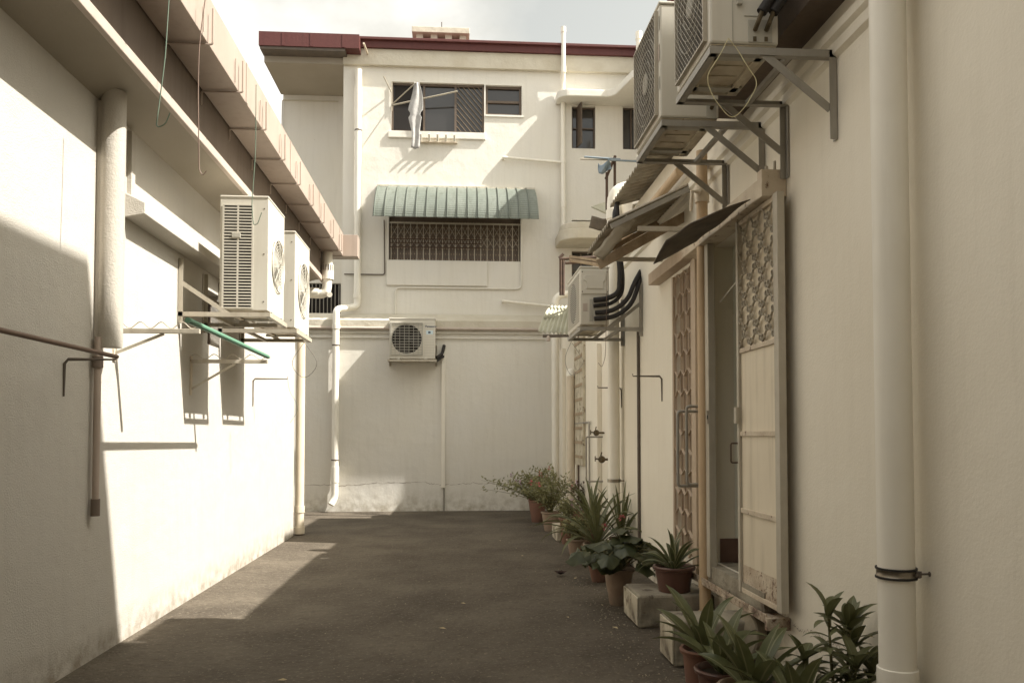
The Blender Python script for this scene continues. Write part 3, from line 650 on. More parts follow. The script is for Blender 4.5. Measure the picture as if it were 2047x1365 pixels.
# facade pipes
def pipe(name, pts, r, m, lab, cat='pipe', fil=.12, group=None, n=14, collars=(), clamps=(), cm='pvc'):
    pts = [Vector(p) for p in pts]
    t = thing(name, pts[0], lab, cat, group)
    mb = MB(); mb.tube(fillet(pts, fil, 6), r, n); mb.build('pipe', M[m], t)
    for i, c in enumerate(collars):
        mb = MB(); mb.tube([Vector(c[0]), Vector(c[1])], r*1.16, n); mb.build('collar', M[m], t)
    for c in clamps:
        c = Vector(c); mb = MB(); mb.lathe([(r+.001,-.012),(r+.008,-.012),(r+.008,.012),(r+.001,.012)], c, n); mb.box(c.x-.012, c.x+.012, c.y+r, c.y+r+.05, c.z-.01, c.z+.01); mb.build('clamp', M['darksteel'], t)
    return t
yq = F2-.10
a = q(717,140,yq); b = q(712,615,yq); yl_ = F1-.12
c = at(672, 618, yl_)
pipe('bent_downpipe', [(a.x,yq,a.z),(a.x,yq,b.z+.02),(c.x,yl_,c.z),(c.x,yl_,.30),(c.x-.07,yl_-.06,.16)], .072, 'pvc', 'long white downpipe kinking sideways above the rear ledge and ending over the asphalt', 'downpipe', .10,
     collars=[((c.x,yl_,.62),(c.x,yl_,.95)), ((c.x,yl_,c.z-.42),(c.x,yl_,c.z-.32)), ((a.x,yq,b.z+.2),(a.x,yq,b.z+.3))], clamps=[(c.x,yl_,at(672,690,yl_).z),(c.x,yl_,at(672,919,yl_).z),(a.x,yq,q(716,261,yq).z)])
a = q(1125,66,yq); b = q(1125,480,yq)
pipe('vent_pipe', [(a.x,yq-.1,a.z),(a.x,yq-.1,q(1125,150).z),(a.x,yq,q(1125,170).z),(a.x,yq,b.z)], .05, 'pvc', 'white vent pipe rising above the roof edge on the rear facade', 'pipe', .1,
     collars=[((a.x,yq-.1,a.z-.05),(a.x,yq-.1,a.z+.07)),((a.x,yq,q(1125,325).z-.05),(a.x,yq,q(1125,325).z+.09)),((a.x,yq,q(1125,413).z-.05),(a.x,yq,q(1125,413).z+.09)),((a.x,yq-.1,q(1125,152).z-.02),(a.x,yq-.1,q(1125,152).z+.12))])
s_, e_ = q(1006,315,yq), q(1122,325,yq)
pipe('waste_pipe', [(s_.x,F2,s_.z),(s_.x,yq,s_.z),(e_.x,yq,e_.z)], .032, 'pvc', 'short white waste pipe running to the vent pipe below the upper window', 'pipe', .03)
s_, e_ = q(1006,602,yq), q(1100,612,yq)
pipe('waste_pipe', [(s_.x,F2,s_.z),(s_.x,yq,s_.z),(e_.x,yq,e_.z)], .032, 'pvc', 'short cream waste pipe just above the rear ledge on the right', 'pipe', .03)
a = at(1277,70,14.6); 
pipe('vent_pipe', [(a.x,14.6,4.2),(a.x,14.6,a.z)], .055, 'pvc', 'white vent pipe topped by a cap beside the big rooftop level air conditioner', 'pipe', collars=[((a.x,14.6,a.z-.1),(a.x,14.6,a.z+.05))])
s1_ = q(1042,440,F2-.03); s2_ = q(1044,578,F2-.03); s3_ = q(790,580,F2-.03); s4_ = q(788,628,F2-.03)
pipe('thin_conduit', [s1_, (s1_.x,s2_.y,s2_.z), (s3_.x,s3_.y,s2_.z), (s3_.x,s3_.y,s4_.z)], .017, 'plaster_rear', 'thin painted conduit looping under the grille window', 'pipe', .12, n=8)
s1_ = q(768,440,F2-.03); s2_ = q(769,549,F2-.03); s3_ = q(688,548,F2-.03)
pipe('thin_conduit', [s1_, s2_, (s3_.x,s3_.y,s2_.z)], .013, 'darksteel', 'thin dark conduit dropping left of the grille window then turning left', 'pipe', .05, n=8)
s1_ = at(560,200,YB-.03); s2_ = at(685,200,YB-.03)
pipe('thin_conduit', [(s1_.x+.05,YB-.03,4.6),(s1_.x+.05,YB-.03,s1_.z),(s2_.x-.1,YB-.03,s1_.z)], .015, 'plaster_dull', 'thin pipe under the recessed balcony ceiling at the upper left', 'pipe', .05, n=8)
# laundry poles at window
base_ = q(784, 209, F2-.02)
lp = thing('window_pole_rack', base_, 'iron rack of swung out laundry poles beside the upper window', 'pole rack')
Yo = F2-.42
mb = MB(); mb.tube([base_, at(831,166,Yo)], .014, 8); mb.build('strut', M['bamboo'], lp)
mb = MB(); mb.tube([base_+Vector((0,0,-.02)), at(914,183,F2-.30)], .018, 8); mb.build('pole', M['bamboo'], lp)
mb = MB(); mb.tube([at(767,153,F2-.28), q(783,186,F2-.02)], .014, 8); mb.build('strut', M['bamboo'], lp)
mb = MB(); mb.tube([q(783,165,F2-.03), q(783,222,F2-.03)], .013, 8); mb.build('wall_rod', M['bamboo'], lp)
cl = MB(); T0 = at(833,166,Yo); T1 = at(829,298,Yo); H_ = T0.z-T1.z
def cloth(u, v):
    wd = .06+.16*math.sin(min(1, v*1.9)*math.pi/2)*(1 if v < .45 else max(.35, 1-(v-.45)*2.2)) - (.06 if .43 < v < .52 else 0)
    return (T0.x + (u-.5)*wd*1.5 + .015*math.sin(v*9) - .03*v, Yo + .018*math.sin(u*9+v*4) , T0.z - H_*v + .04*abs(u-.5))
cl.grid(cloth, 14, 26); tag(cl.build('hanging_laundry', M['cloth'], solid=.006, org=T0), 'grey cloth garments hanging from the pole beside the upper window', 'laundry')
hr = thing('pole_holder_rack', q(872,283,F2-.1), 'row of five small pole sockets on a rail under the window sill', 'pole holder')
mb = MB(); r0, r1 = q(836,284,F2-.05), q(914,286,F2-.05); mb.bar(r0, r1, .08, .025); mb.build('rail', M['rustpaint'], hr)
for i in range(5):
    xx = r0.x+.06+(r1.x-r0.x-.12)*i/4; mb = MB(); mb.tube([(xx,F2-.05,r0.z+.0),(xx,F2-.17,r0.z+.14)], .024, 10); mb.build('socket', M['acw'], hr)
mb = MB(); ch_ = q(735,108,F2-.12); mb.tube([ch_, (ch_.x-.04, F2-.5, ch_.z+.04)], .022, 8); tag(mb.build('pipe_stub', M['pvcold'], org=ch_), 'short pipe stub sticking out of the beam at the upper left of the facade', 'pipe')
# ---------------------------------------------------------------- rear low wall with ledge
lwz = q(850, 668, F1).z
rw = thing('ground_floor_annex', (0, F1, 0), 'plain cream ground floor wall with a hairline crack at the end of the alley', 'wall')
XWL = -9
mb = MB(); mb.quad((XWL,F1,0),(5,F1,0),(5,F1,lwz),(XWL,F1,lwz)); mb.box(-9, 3.6, F1+.002, F2+1.5, lwz-.2, lwz+.30) if False else None
mb.build('wall', M['plaster_rear'], rw)
mb = MB(); z1_ = at(850,645,F1-.1).z; z2_ = at(850,628,F2-.01).z
mb.box(XWL, 3.9, F1-.03, F1-.0005, lwz+.001, at(850,655,F1-.03).z); mb.build('band', M['plaster_rear'], rw)
zb_ = at(850,655,F1-.03).z
mb = MB(); mb.prism([(F1-.07, zb_+.001),(F1-.07, z1_+.05),(F2-.003, z2_),(F2-.003, zb_+.001)], XWL, 3.9, lambda u, v, t: (t, u, v)); mb.build('sloping_ledge', M['plaster_dull'], rw)
mb = MB(); mb.box(XWL, xa-.02, F1+.25, YB-.02, 3.7, zb_); mb.build('terrace_slab', M['plaster_dull'], rw)
mb = MB()
def crack(mb, pts, f, wd):
    pts2 = []
    for i in range(len(pts)-1):
        n = 12
        for k in range(n):
            t = k/n; pts2.append((pts[i][0]+(pts[i+1][0]-pts[i][0])*t + rnd.uniform(-.012,.012), pts[i][1]+(pts[i+1][1]-pts[i][1])*t + rnd.uniform(-.018,.018)))
    for i in range(len(pts2)-1):
        w_ = wd*rnd.uniform(.25, 1); (u, z), (u2, z2) = pts2[i], pts2[i+1]
        mb.quad(f(u, z-w_), f(u2, z2-w_), f(u2, z2+w_), f(u, z+w_))
ck = [(at(x, y, F1).x, at(x, y, F1).z) for x, y in ((607,968),(690,970),(760,965),(850,964),(882,970),(892,968),(950,965),(1040,968),(1090,968))]
crack(mb, ck, lambda u, z: (u, F1-.0025, z), .0045); mb.build('hairline_crack', M['wirebrown'], rw)
# ledge pipes
za = at(850,657,F1-.07).z
pipe('ledge_pipe', [(XWL,F1-.07,za),(at(1085,655,F1-.07).x,F1-.07,za)],   .035, 'strip', 'peach coloured water pipe running along the rear ledge', 'pipe', collars=[((at(x,650,F1-.07).x-.03,F1-.07,za),(at(x,650,F1-.07).x+.05,F1-.07,za)) for x in (945,1055)])
zc_ = at(850,673,F1-.03).z
pipe('ledge_conduit', [(XWL,F1-.03,zc_+.1),(at(1100,670,F1).x,F1-.03,zc_+.08)], .016, 'plaster_rear', 'upper of two thin painted conduits under the peach pipe', 'pipe', n=8)
pipe('ledge_conduit', [(XWL,F1-.03,zc_-.02),(at(1090,675,F1).x,F1-.03,zc_-.03)], .013, 'plaster_rear', 'lower of two thin painted conduits under the peach pipe', 'pipe', n=8)
t0, t1 = at(886,700,F1-.05), at(890,975,F1-.05)
tr = thing('pipe_trunking', (t0.x,F1,t1.z), 'narrow white trunking dropping from the rear air conditioner to the ground', 'trunking')
mb = MB(); mb.box(t0.x-.035, t0.x+.045, F1-.05, F1-.001, t1.z, t0.z+.02); mb.build('cover', M['pvc'], tr, bevel=.006)
mb = MB(); mb.tube([(t0.x+.02,F1-.02,t1.z),(t0.x+.02,F1-.02,.0)], .018, 8); mb.build('hose', M['steel'], tr)
mb = MB(); mb.tube(fillet([at(872,715,F1-.25), at(884,708,F1-.1), at(888,690,F1-.03)], .08), .035, 8); mb.tube([at(872,722,F1-.25), at(886,712,F1-.06)], .03, 8); mb.build('insulated_pipe', M['rubber'], tr)
# rear AC
ya = F1-.42; c0, c1 = at(778,716,ya), at(870,636,ya)
ra_w, ra_h, ra_d = c1.x-c0.x, c1.z-c0.z-.03, .36
ru = thing('air_conditioner_unit', ((c0.x+c1.x)/2, ya+ra_d/2, c0.z), 'small air conditioner with a square fan guard on the rear wall', 'air conditioner'); ORG[ru.name] = Vector((0,0,0))
mb = MB(); fw = ra_w*.60; fx = -ra_w/2+ra_w*.10
plate_hole(mb, ra_w, ra_h, fx+fw/2-.02, ra_h*.5, ra_h*.38, -ra_d/2, .09)
mb.box(-ra_w/2, ra_w/2, -ra_d/2+.09, ra_d/2, 0, ra_h)
mb.box(-ra_w/2, -ra_w/2+.01, -ra_d/2+.0005, -ra_d/2+.09, 0, ra_h); mb.box(ra_w/2-.01, ra_w/2, -ra_d/2+.0005, -ra_d/2+.09, 0, ra_h); mb.build('casing', M['acw'], ru)
mb = MB(); mb.box(-ra_w/2-.01, ra_w/2+.01, -ra_d/2-.01, ra_d/2+.01, ra_h, ra_h+.03); mb.build('lid', M['acw'], ru, bevel=.01)
mb = MB(); mb.lathe([(0,0),(ra_h*.38,0)], (fx+fw/2-.02, -ra_d/2+.08, ra_h*.5), 32, (0,1,0)); mb.build('fan_recess', M['dark'], ru)
mb = MB(); cxf = fx+fw/2-.02
for k in range(3):
    a_ = 2*math.pi*k/3; mb.grid(lambda u, v, a_=a_: (cxf+math.cos(a_+(v-.5)*1.4)*(.05+.25*u), -ra_d/2+.05+(v-.5)*.03, ra_h*.5+math.sin(a_+(v-.5)*1.4)*(.05+.25*u)), 4, 4)
mb.lathe([(0,-.02),(.06,-.01),(.06,.02)], (cxf,-ra_d/2+.05,ra_h*.5), 16, (0,1,0)); mb.build('fan_blades', M['darkfan'], ru)
mb = MB(); gx0, gx1, gz0, gz1 = cxf-ra_h*.41, cxf+ra_h*.41, ra_h*.08, ra_h*.92; yg = -ra_d/2-.012
for aa in ((gx0,gx1,gz0,gz0+.022),(gx0,gx1,gz1-.022,gz1),(gx0,gx0+.022,gz0+.022,gz1-.022),(gx1-.022,gx1,gz0+.022,gz1-.022)): mb.box(aa[0],aa[1],yg-.008,-ra_d/2-.0005,aa[2],aa[3])
for i in range(1, 12): z = gz0+(gz1-gz0)*i/12; mb.box(gx0+.02,gx1-.02,yg-.003,yg+.003,z-.005,z+.005)
for i in range(1, 7): x = gx0+(gx1-gx0)*i/7; mb.box(x-.004,x+.004,yg+.003,yg+.008,gz0+.02,gz1-.02)
mb.build('fan_guard', M['acgrey'], ru)
mb = MB()
for i in range(1, 14): z = ra_h*i/14.5; mb.box(gx1+.03, ra_w/2-.015, -ra_d/2-.002, -ra_d/2-.0004, z, z+.004)
mb.build('panel_grooves', M['acgrey'], ru)
mb = MB(); mb.box(gx1+.07, gx1+.21, -ra_d/2-.003, -ra_d/2-.0021, ra_h*.62, ra_h*.72); mb.build('sticker', M['sticker'], ru)
mb = MB(); mb.box(gx1+.11, gx1+.16, -ra_d/2-.0036, -ra_d/2-.0031, ra_h*.645, ra_h*.695); mb.build('sticker_print', M['ink'], ru)
tcu = bpy.data.curves.new('brand_lettering', 'FONT'); tcu.body = 'Panasonic'; tcu.size = .062; tcu.extrude = .0008; tcu.offset = .0008
to = bpy.data.objects.new('brand_lettering', tcu); C.objects.link(to)
dg = bpy.context.evaluated_depsgraph_get(); me = bpy.data.meshes.new_from_object(to.evaluated_get(dg)); bpy.data.objects.remove(to)
me.materials.clear(); me.materials.append(M['ink']); lo = bpy.data.objects.new('lettering', me); C.objects.link(lo); lo.parent = ru
lo.location = (gx1+.05, -ra_d/2-.0035, ra_h*.80); lo.rotation_euler = (math.pi/2, 0, 0)
rbk = thing('air_conditioner_bracket', ((c0.x+c1.x)/2, ya-.04, c0.z-.025), 'angle iron bracket under the small rear wall air conditioner', 'bracket', 'steel brackets carrying the air conditioners'); ORG[rbk.name] = Vector((0,0,0))
bracket_frame(rbk, ra_w+.06, F1-ya+.04, 0, True, M['steel_cream'], leg=.34); feet(ru, ra_w, ra_d)
# ================================================================== RIGHT HOUSE
YRF = F1 - .01; RZ = 4.02
rh = thing('terrace_house', (XR, YRF, 0), 'shaded cream house along the right side with gates, pipes and air conditioners', 'house')
dy0, dy1 = yR(1553), yR(1430)      # sliding gate doorway
dz0, dz1 = onX(1556,1200,XR).z+.05, onX(1545,408,XR).z
hy0, hy1 = yR(1391), yR(1352)      # hexagon grille
hz0, hz1 = onX(1375,1112,XR).z, onX(1390,520,XR).z-.02
mb = MB(); wallsheet(mb, -9, YRF, 0, RZ, [(dy0,dy1,dz0,dz1),(hy0,hy1,hz0,hz1)], lambda u, z, d: (XR+d, u, z), .16)
mb.quad((XR,YRF,0),(9,YRF,0),(9,YRF,RZ),(XR,YRF,RZ)); mb.quad((XR,-9,0),(9,-9,0),(9,-9,RZ),(XR,-9,RZ)); mb.quad((9,-9,0),(9,YRF,0),(9,YRF,RZ),(9,-9,RZ))
mb.build('wall', M['plaster'], rh)
mb = MB(); xi = XR+.162                                     # small hallway behind the door
mb.quad((xi,dy1+.0,dz0),(xi+1.6,dy1,dz0),(xi+1.6,dy1,dz1),(xi,dy1,dz1)); mb.quad((xi,dy0,dz0),(xi+1.6,dy0,dz0),(xi+1.6,dy0,dz1),(xi,dy0,dz1))
mb.quad((xi+1.6,dy0,dz0),(xi+1.6,dy1,dz0),(xi+1.6,dy1,dz1),(xi+1.6,dy0,dz1)); mb.quad((xi,dy0,dz1),(xi+1.6,dy0,dz1),(xi+1.6,dy1,dz1),(xi,dy1,dz1)); mb.build('hallway', M['interior'], rh)
mb = MB(); mb.quad((XR+.02,dy0,dz0+.003),(xi+1.6,dy0,dz0+.003),(xi+1.6,dy1,dz0+.003),(XR+.02,dy1,dz0+.003)); mb.build('hallway_floor', M['concrete'], rh)
mb = MB(); mb.box(XR+.03, xi+1.2, dy1-.014, dy1-.002, dz0+.004, dz0+.20); mb.build('skirting', M['tile'], rh)
mb = MB(); zc0 = 3.80
mb.prism([(XR,zc0-.06),(XR-.03,zc0-.04),(XR-.03,zc0+.02),(XR-.055,zc0+.04),(XR-.055,zc0+.09),(XR-.03,zc0+.11),(XR,zc0+.11)], -9, 11.2, lambda u, v, t: (u, t, v)); mb.build('cornice', M['plaster'], rh)
mb = MB(); mb.box(1.98, XR+.4, -9, 5.9, RZ+.002, RZ+.06); mb.build('eave_soffit', M['fascia'], rh)
mb = MB(); mb.box(1.955, 1.98, -9, 5.9, RZ+.0, RZ+.30); mb.build('eave_fascia', M['fascia'], rh)
mb = MB(); mb.box(XR-.002, XR+.12, 5.9, 9.5, RZ+.001, RZ+.36); mb.build('eave_wall', M['plaster'], rh)
def corr(x0, z0, x1, z1, y0, y1, pitch=.075, amp=.012, nm='sheet', skew=0):
    """corrugated sheet: ridges run from (x0,z0) to (x1,z1), stacked along y"""
    mb = MB(); n = max(8, int((y1-y0)/pitch*8)); 
    mb.grid(lambda u, v: (x0+(x1-x0)*v, y0+(y1-y0)*u, z0+(z1-z0)*v + amp*math.sin((y1-y0)*u/pitch*2*math.pi)), n, 3); return mb
corr(1.86, 4.40, 4.3, 5.05, -9, 9.55, .13, .02).build('corrugated_roof', M['sheet'], rh, solid=.004)
mb = MB(); mb.quad((4.3,-9,5.05),(4.3,9.55,5.05),(9.2,9.55,4.3),(9.2,-9,4.3)); mb.quad((XR,9.5,RZ),(9,9.5,RZ),(9,9.5,4.4),(XR,9.5,4.4)); mb.quad((XR,9.5,RZ),(9,9.5,RZ),(9,YRF,RZ),(XR,YRF,RZ)); mb.build('roof_back', M['sheet'], rh)
mb = MB(); mb.box(XR, XR+.12, 11.6, YRF, RZ+.001, RZ+.10); mb.box(XR-.01, XR+.12, 9.56, 11.599, RZ+.001, RZ+.62); mb.build('shade_raised_parapet', M['plaster'], rh)  # taller near stretch added to carry the roof shadow farther along the ground
mb = MB(); YU = 4.36; mb.box(2.62, 9, -9, YU, 4.0, 9.0); mb.box(3.6, 9, 10.6, 13.95, 4.0, 7.4); mb.build('upper_storey', M['plaster'], rh)
mb = MB(); cr = [(onX(x, y, XR).y, onX(x, y, XR).z) for x, y in ((1568,1228),(1585,1243),(1596,1254),(1604,1262),(1622,1258),(1640,1272),(1660,1282),(1690,1296))]
crack(mb, [(a, b) for a, b in cr][::-1], lambda u, z: (XR-.0025, u, z), .0025); mb.build('wall_crack', M['wirebrown'], rh)
# near big PVC downpipe
yn = yR(1787, XR-.13); xn = XR-.13
t = thing('white_downpipe', (xn, yn, 0), 'thick white plastic downpipe in the right foreground held by a steel clamp', 'downpipe')
mb = MB(); mb.tube([(xn,yn,onX(1800,1338,xn).z),(xn,yn,6)], .080, 40); mb.build('pipe', M['pvc'], t)
mb = MB(); zc1 = onX(1800,1338,xn).z; mb.lathe([(.081,zc1+.006),(.089,zc1+.002),(.090,zc1-.02),(.090,-.0)], (xn,yn,0), 40); mb.build('socket', M['pvc'], t)
mb = MB(); zk = onX(1795,1145,xn).z; mb.lathe([(.081,zk-.018),(.085,zk-.018),(.088,zk-.014),(.085,zk-.010),(.085,zk+.010),(.088,zk+.014),(.085,zk+.018),(.081,zk+.018)], (xn,yn,0), 40); cl_ = mb.build('clamp', M['chrome'], t)
for dz_ in (-.021, .021):
    mb = MB(); mb.lathe([(.081,dz_-.004),(.090,dz_-.004),(.090,dz_+.004),(.081,dz_+.004)], (xn,yn,zk), 40); mb.build('clamp_rim', M['rubber'], cl_)
mb = MB(); mb.obox((xn+.068,yn-.062,zk),(.012,.012,0),(.008,-.008,0),(0,0,.014)); mb.lathe([(0,.016),(.006,.016),(.006,0)], (xn+.055,yn-.068,zk), 8, (-.3,-1,0)); mb.tube([(xn+.08,yn-.05,zk),(XR+.0,yn-.05,zk)], .005, 8); mb.lathe([(0,0),(.012,0),(.012,-.006)], (XR-.001,yn-.05,zk), 10, (-1,0,0)); mb.build('bolt', M['darksteel'], cl_)
# ochre pipe by the gate
yo = yR(1407, XR-.11); xo = XR-.11
zt_ = onX(1405,300,xo).z
pipe('ochre_downpipe', [(xo,yo,.0),(xo,yo,zt_)], .047, 'orange', 'ochre downpipe between the hexagon grille and the sliding gate', 'downpipe',
     collars=[((xo,yo,onX(1407,1165,xo).z-.03),(xo,yo,onX(1407,1165,xo).z+.03)),((xo,yo,.1),(xo,yo,.16))])
mb = MB(); zz_ = onX(1407,385,xo).z; mb.lathe([(.048,-.07),(.060,-.07),(.060,.07),(.048,.07)], (xo,yo,zz_), 20); mb.tube([(xo-.03,yo-.06,zz_+.0),(xo-.1,yo-.05,zz_+.01),(xo-.11,yo-.05,zz_-.16)], [.022,.018,.012], 8)
tag(mb.build('pipe_coupling', M['pvcold'], org=(xo,yo,zz_)), 'cracked pale coupling with a hanging strap on the ochre downpipe', 'pipe fitting')
pipe('eave_pipe', [(XR-.10,yR(1385),onX(1365,335,XR-.1).z),(XR-.10,11.0,onX(1365,335,XR-.1).z-.02)], .045, 'orange', 'ochre pipe running level below the right eave behind the canopies', 'pipe')
def rpipe(px, ytop, r, lab, elbow=True, base=.0, X=XR-.12, coll=None, m='pvc'):
    y = yR(px, X); zt = onX(px, ytop, X).z
    pts = [(X,y,base),(X,y,zt)] + ([(X+.55,y,zt+.02)] if elbow else [])
    cs = [((X,y,onX(px,c,X).z-.07),(X,y,onX(px,c,X).z+.07)) for c in (coll or ())]
    if elbow: cs.append(((X,y,zt-.42),(X,y,zt-.30)))
    return pipe('white_downpipe', pts, r, m, lab, 'downpipe', .22, collars=cs)
rpipe(1227, 372, .078, 'tall white downpipe rising behind the black insulated pipes on the right wall', coll=(1010,))
rpipe(1110, 588, .075, 'farthest white downpipe at the end of the right wall with an elbow on top')
short_ = rpipe(1141, 745, .075, 'short cream downpipe with a rounded top between two taller pipes', elbow=False, m='pvcold')
y_ = yR(1141, XR-.12); mb = MB(); mb.lathe([(0,.08),(.05,.06),(.08,0),(.08,-.06)], (XR-.12,y_,onX(1141,745,XR-.12).z), 16); mb.build('cap', M['pvc'], short_)
yk = yR(1280); pipe('black_conduit', [(XR-.02,yk,.0),(XR-.02,yk,onX(1281,660,XR-.02).z)], .018, 'darksteel', 'thin dark conduit running straight down the right wall', 'pipe', n=8)
yk = yR(1160); pipe('rusty_conduit', [(XR-.03,yk,.3),(XR-.03,yk,onX(1181,600,XR-.03).z)], .015, 'rust', 'thin rusty conduit beside the weathered board on the right wall', 'pipe', n=8)
# clamp on tall downpipe
y_ = yR(1227, XR-.12); z_ = onX(1227,960,XR-.12).z; mb = MB(); mb.lathe([(.079,-.02),(.086,-.02),(.086,.02),(.079,.02)], (XR-.12,y_,z_), 20); mb.tube([(XR-.06,y_-.07,z_),(XR,y_-.07,z_)], .01, 6); tag(mb.build('pipe_clamp', M['chrome'], org=(XR-.12,y_,z_)), 'shiny steel clamp round the tall white downpipe above the plants', 'clamp')
# wooden board
a_, b_ = yR(1153), yR(1171); mb = MB(); z0_ = onX(1165,930,XR).z; z1_ = onX(1165,672,XR).z
wb = thing('weathered_door', (XR,a_,z0_), 'weathered wooden door edge with flaking paint near the far end of the right wall', 'door')
mb.box(XR-.05, XR-.002, b_, a_, z0_, z1_); mb.build('board', M['whitewash'], wb, bevel=.004)
mb = MB()
for i in range(9): z = z0_+(z1_-z0_)*(i+.5)/9; mb.box(XR-.06, XR-.051, b_+.05, a_-.1, z, z+.05)
mb.build('battens', M['wood'], wb)
# shallow wall strips (pilasters) that vary the far part of the wall
for (p_, q_, zt2, lab) in ((1196,1203,690,'pale vertical strip on the right wall left of the tall downpipe'),(1126,1131,700,'pale vertical strip beside the farthest downpipe')):
    ya_, yb_ = yR(p_), yR(q_); mb = MB(); mb.box(XR-.07, XR-.001, yb_, ya_, .0, onX(p_, zt2, XR).z); tag(mb.build('wall_pilaster', M['plaster'], org=(XR,ya_,0), bevel=.005), lab, 'pilaster')
# lintel boxes, sliding gate
sg = thing('sliding_gate', (XR, dy0, dz0), 'cream sliding metal gate half open with an ornamental grille and rusty foot', 'gate')
ly0, ly1 = yR(1566), yR(1418)
mb = MB(); lz = onX(1543,396,XR-.1).z+.02
mb.box(XR-.16, XR-.002, ly0-.02, ly1+.25, lz, lz+.13); mb.box(XR-.17, XR-.001, ly0-.10, ly0-.021, lz-.01, lz+.17); mb.build('top_rail_box', M['rustpaint'], sg, bevel=.006)
mb = MB(); mb.tube([(XR-.06,ly0-.05,lz+.17),(XR-.06,ly0-.05,lz+.24)], .01, 6); mb.build('bolt', M['steel_cream'], sg); mb = MB(); mb.tube([(XR-.12,ly0-.06,lz+.17),(XR-.12,ly0-.06,lz+.20)], .012, 6); mb.build('bolt', M['steel_cream'], sg)
gz0 = onX(1566,1228,XR-.1).z; gz1 = lz-.005; gx = XR-.085
gy0, gy1 = yR(1566, gx), yR(1480, gx)
def gbar(mb, y0, y1, z0, z1, t=.04, off=0): mb.box(gx-t/2-off, gx+t/2-off, y0, y1, z0, z1)
mb = MB(); gbar(mb, gy0, gy0+.075, gz0, gz1, .05); mb.build('stile', M['steel_cream'], sg, bevel=.004); mb = MB(); gbar(mb, gy1-.04, gy1, gz0, gz1, .05); mb.build('stile', M['steel_cream'], sg, bevel=.004)
zg = onX(1520,690,gx).z; zr1 = onX(1520,868,gx).z; zr2 = onX(1520,1030,gx).z; 
for z in (gz1-.04, zg-.02, zr1-.012, zr2-.012, gz0+.0): mb = MB(); gbar(mb, gy0+.076, gy1-.041, z, z+.035, .035); mb.build('rail', M['rustpaint'], sg, bevel=.003)
mb = MB(); gbar(mb, gy0+.077, gy1-.042, gz0+.2, zg-.021, .008); mb.build('panel', M['door'], sg)
mb = MB(); gbar(mb, gy0+.077, gy1-.042, gz0+.036, gz0+.199, .010); mb.build('rusty_foot_panel', M['rustheavy'], sg)
mb = MB(); gbar(mb, gy0+.077, gy1-.042, zg+.016, gz1-.041, .004, -.012); mb.build('grille_backing', M['door'], sg)
mb = MB(); W_, H2 = gy1-gy0-.12, gz1-.04-zg; ncol, nrow = 3, 4; cw, chh = W_/ncol, H2/nrow
def fp(u, z): return Vector((gx-.012, gy0+.077+u, zg+.016+z))
def ring(mb, c, r, t=.003, w_=.016, n=14):
    mb.lathe([(r-t,-w_/2),(r,-w_/2),(r,w_/2),(r-t,w_/2),(r-t,-w_/2)], c, n, (1,0,0))
for i in range(ncol*2):
    for j in range(nrow*2):
        u0_, u1_, z0_, z1_ = i*cw/2, (i+1)*cw/2, j*chh/2, (j+1)*chh/2
        pa, pb = (fp(u0_, z0_), fp(u1_, z1_)) if (i+j) % 2 == 0 else (fp(u0_, z1_), fp(u1_, z0_))
        mb.bar(pa, pb, .003, .016, (1,0,0))
for i in range(ncol*2+1):
    for j in range(nrow*2+1):
        if (i+j) % 2 == 0:
            c = fp(i*cw/2, j*chh/2)
            for dy_, dz_ in ((-.022,.03),(.022,.03),(-.022,-.03),(.022,-.03)):
                yy2 = c.y+dy_
                if gy0+.09 < yy2 < gy1-.055 and zg+.04 < c.z+dz_ < gz1-.06: ring(mb, Vector((c.x-.004, yy2, c.z+dz_)), .022)
mb.build('ornamental_grille', M['steel_cream'], sg)
mb = MB(); hz = onX(1487,830,gx).z; mb.box(gx-.05, gx-.026, gy1-.05, gy1-.005, hz-.06, hz+.06); mb.build('lock_box', M['steel_cream'], sg, bevel=.004)
mb = MB(); hz = onX(1480,905,gx).z; mb.tube(fillet([(gx-.02,gy1-.01,hz+.07),(gx-.075,gy1-.01,hz+.07),(gx-.075,gy1-.01,hz-.07),(gx-.02,gy1-.01,hz-.07)], .012, 3), .006, 8); mb.build('handle', M['rust'], sg)
pw = yR(1420, gx); mb = MB(); mb.box(gx-.03, gx+.03, pw-.055, pw+.03, gz0-.02, gz1); mb.build('jamb_post', M['steel_cream'], sg, bevel=.004)
mb = MB(); zl = onX(1428,832,gx).z; mb.box(gx-.034, gx-.0305, pw-.05, pw-.015, zl-.06, zl+.05); mb.build('latch_plate', M['chrome'], sg)
mb = MB(); mb.box(gx-.036, gx-.0345, pw-.042, pw-.024, zl-.02, zl+.01); mb.build('keyhole', M['dark'], sg)
mb = MB(); mb.box(XR-.15, XR-.002, ly0-.05, ly1+.05, gz0-.095, gz0-.06); mb.box(XR-.15, XR-.14, ly0-.05, ly1+.05, gz0-.06, gz0-.035); mb.box(XR-.16,XR-.002,ly0-.09,ly0-.051,gz0-.13,gz0-.05); mb.build('bottom_track', M['rustheavy'], sg, bevel=.003)
mb = MB(); mb.box(XR-.10, XR-.003, dy0+.0, dy1, gz0-.058, dz0+.002); mb.build('threshold', M['concrete'], sg)
mb = MB(); p1_ = onX(1475,560,XR+.02); p2_ = onX(1440,603,XR+.02); mb.tube([p1_, p2_], .005, 6); tag(mb.build('sun_streak', M['pvc'], org=p1_), 'thin white streak standing in for sunlight across the open doorway', 'light streak')  # white tube drawn in place of a thin line of sunlight
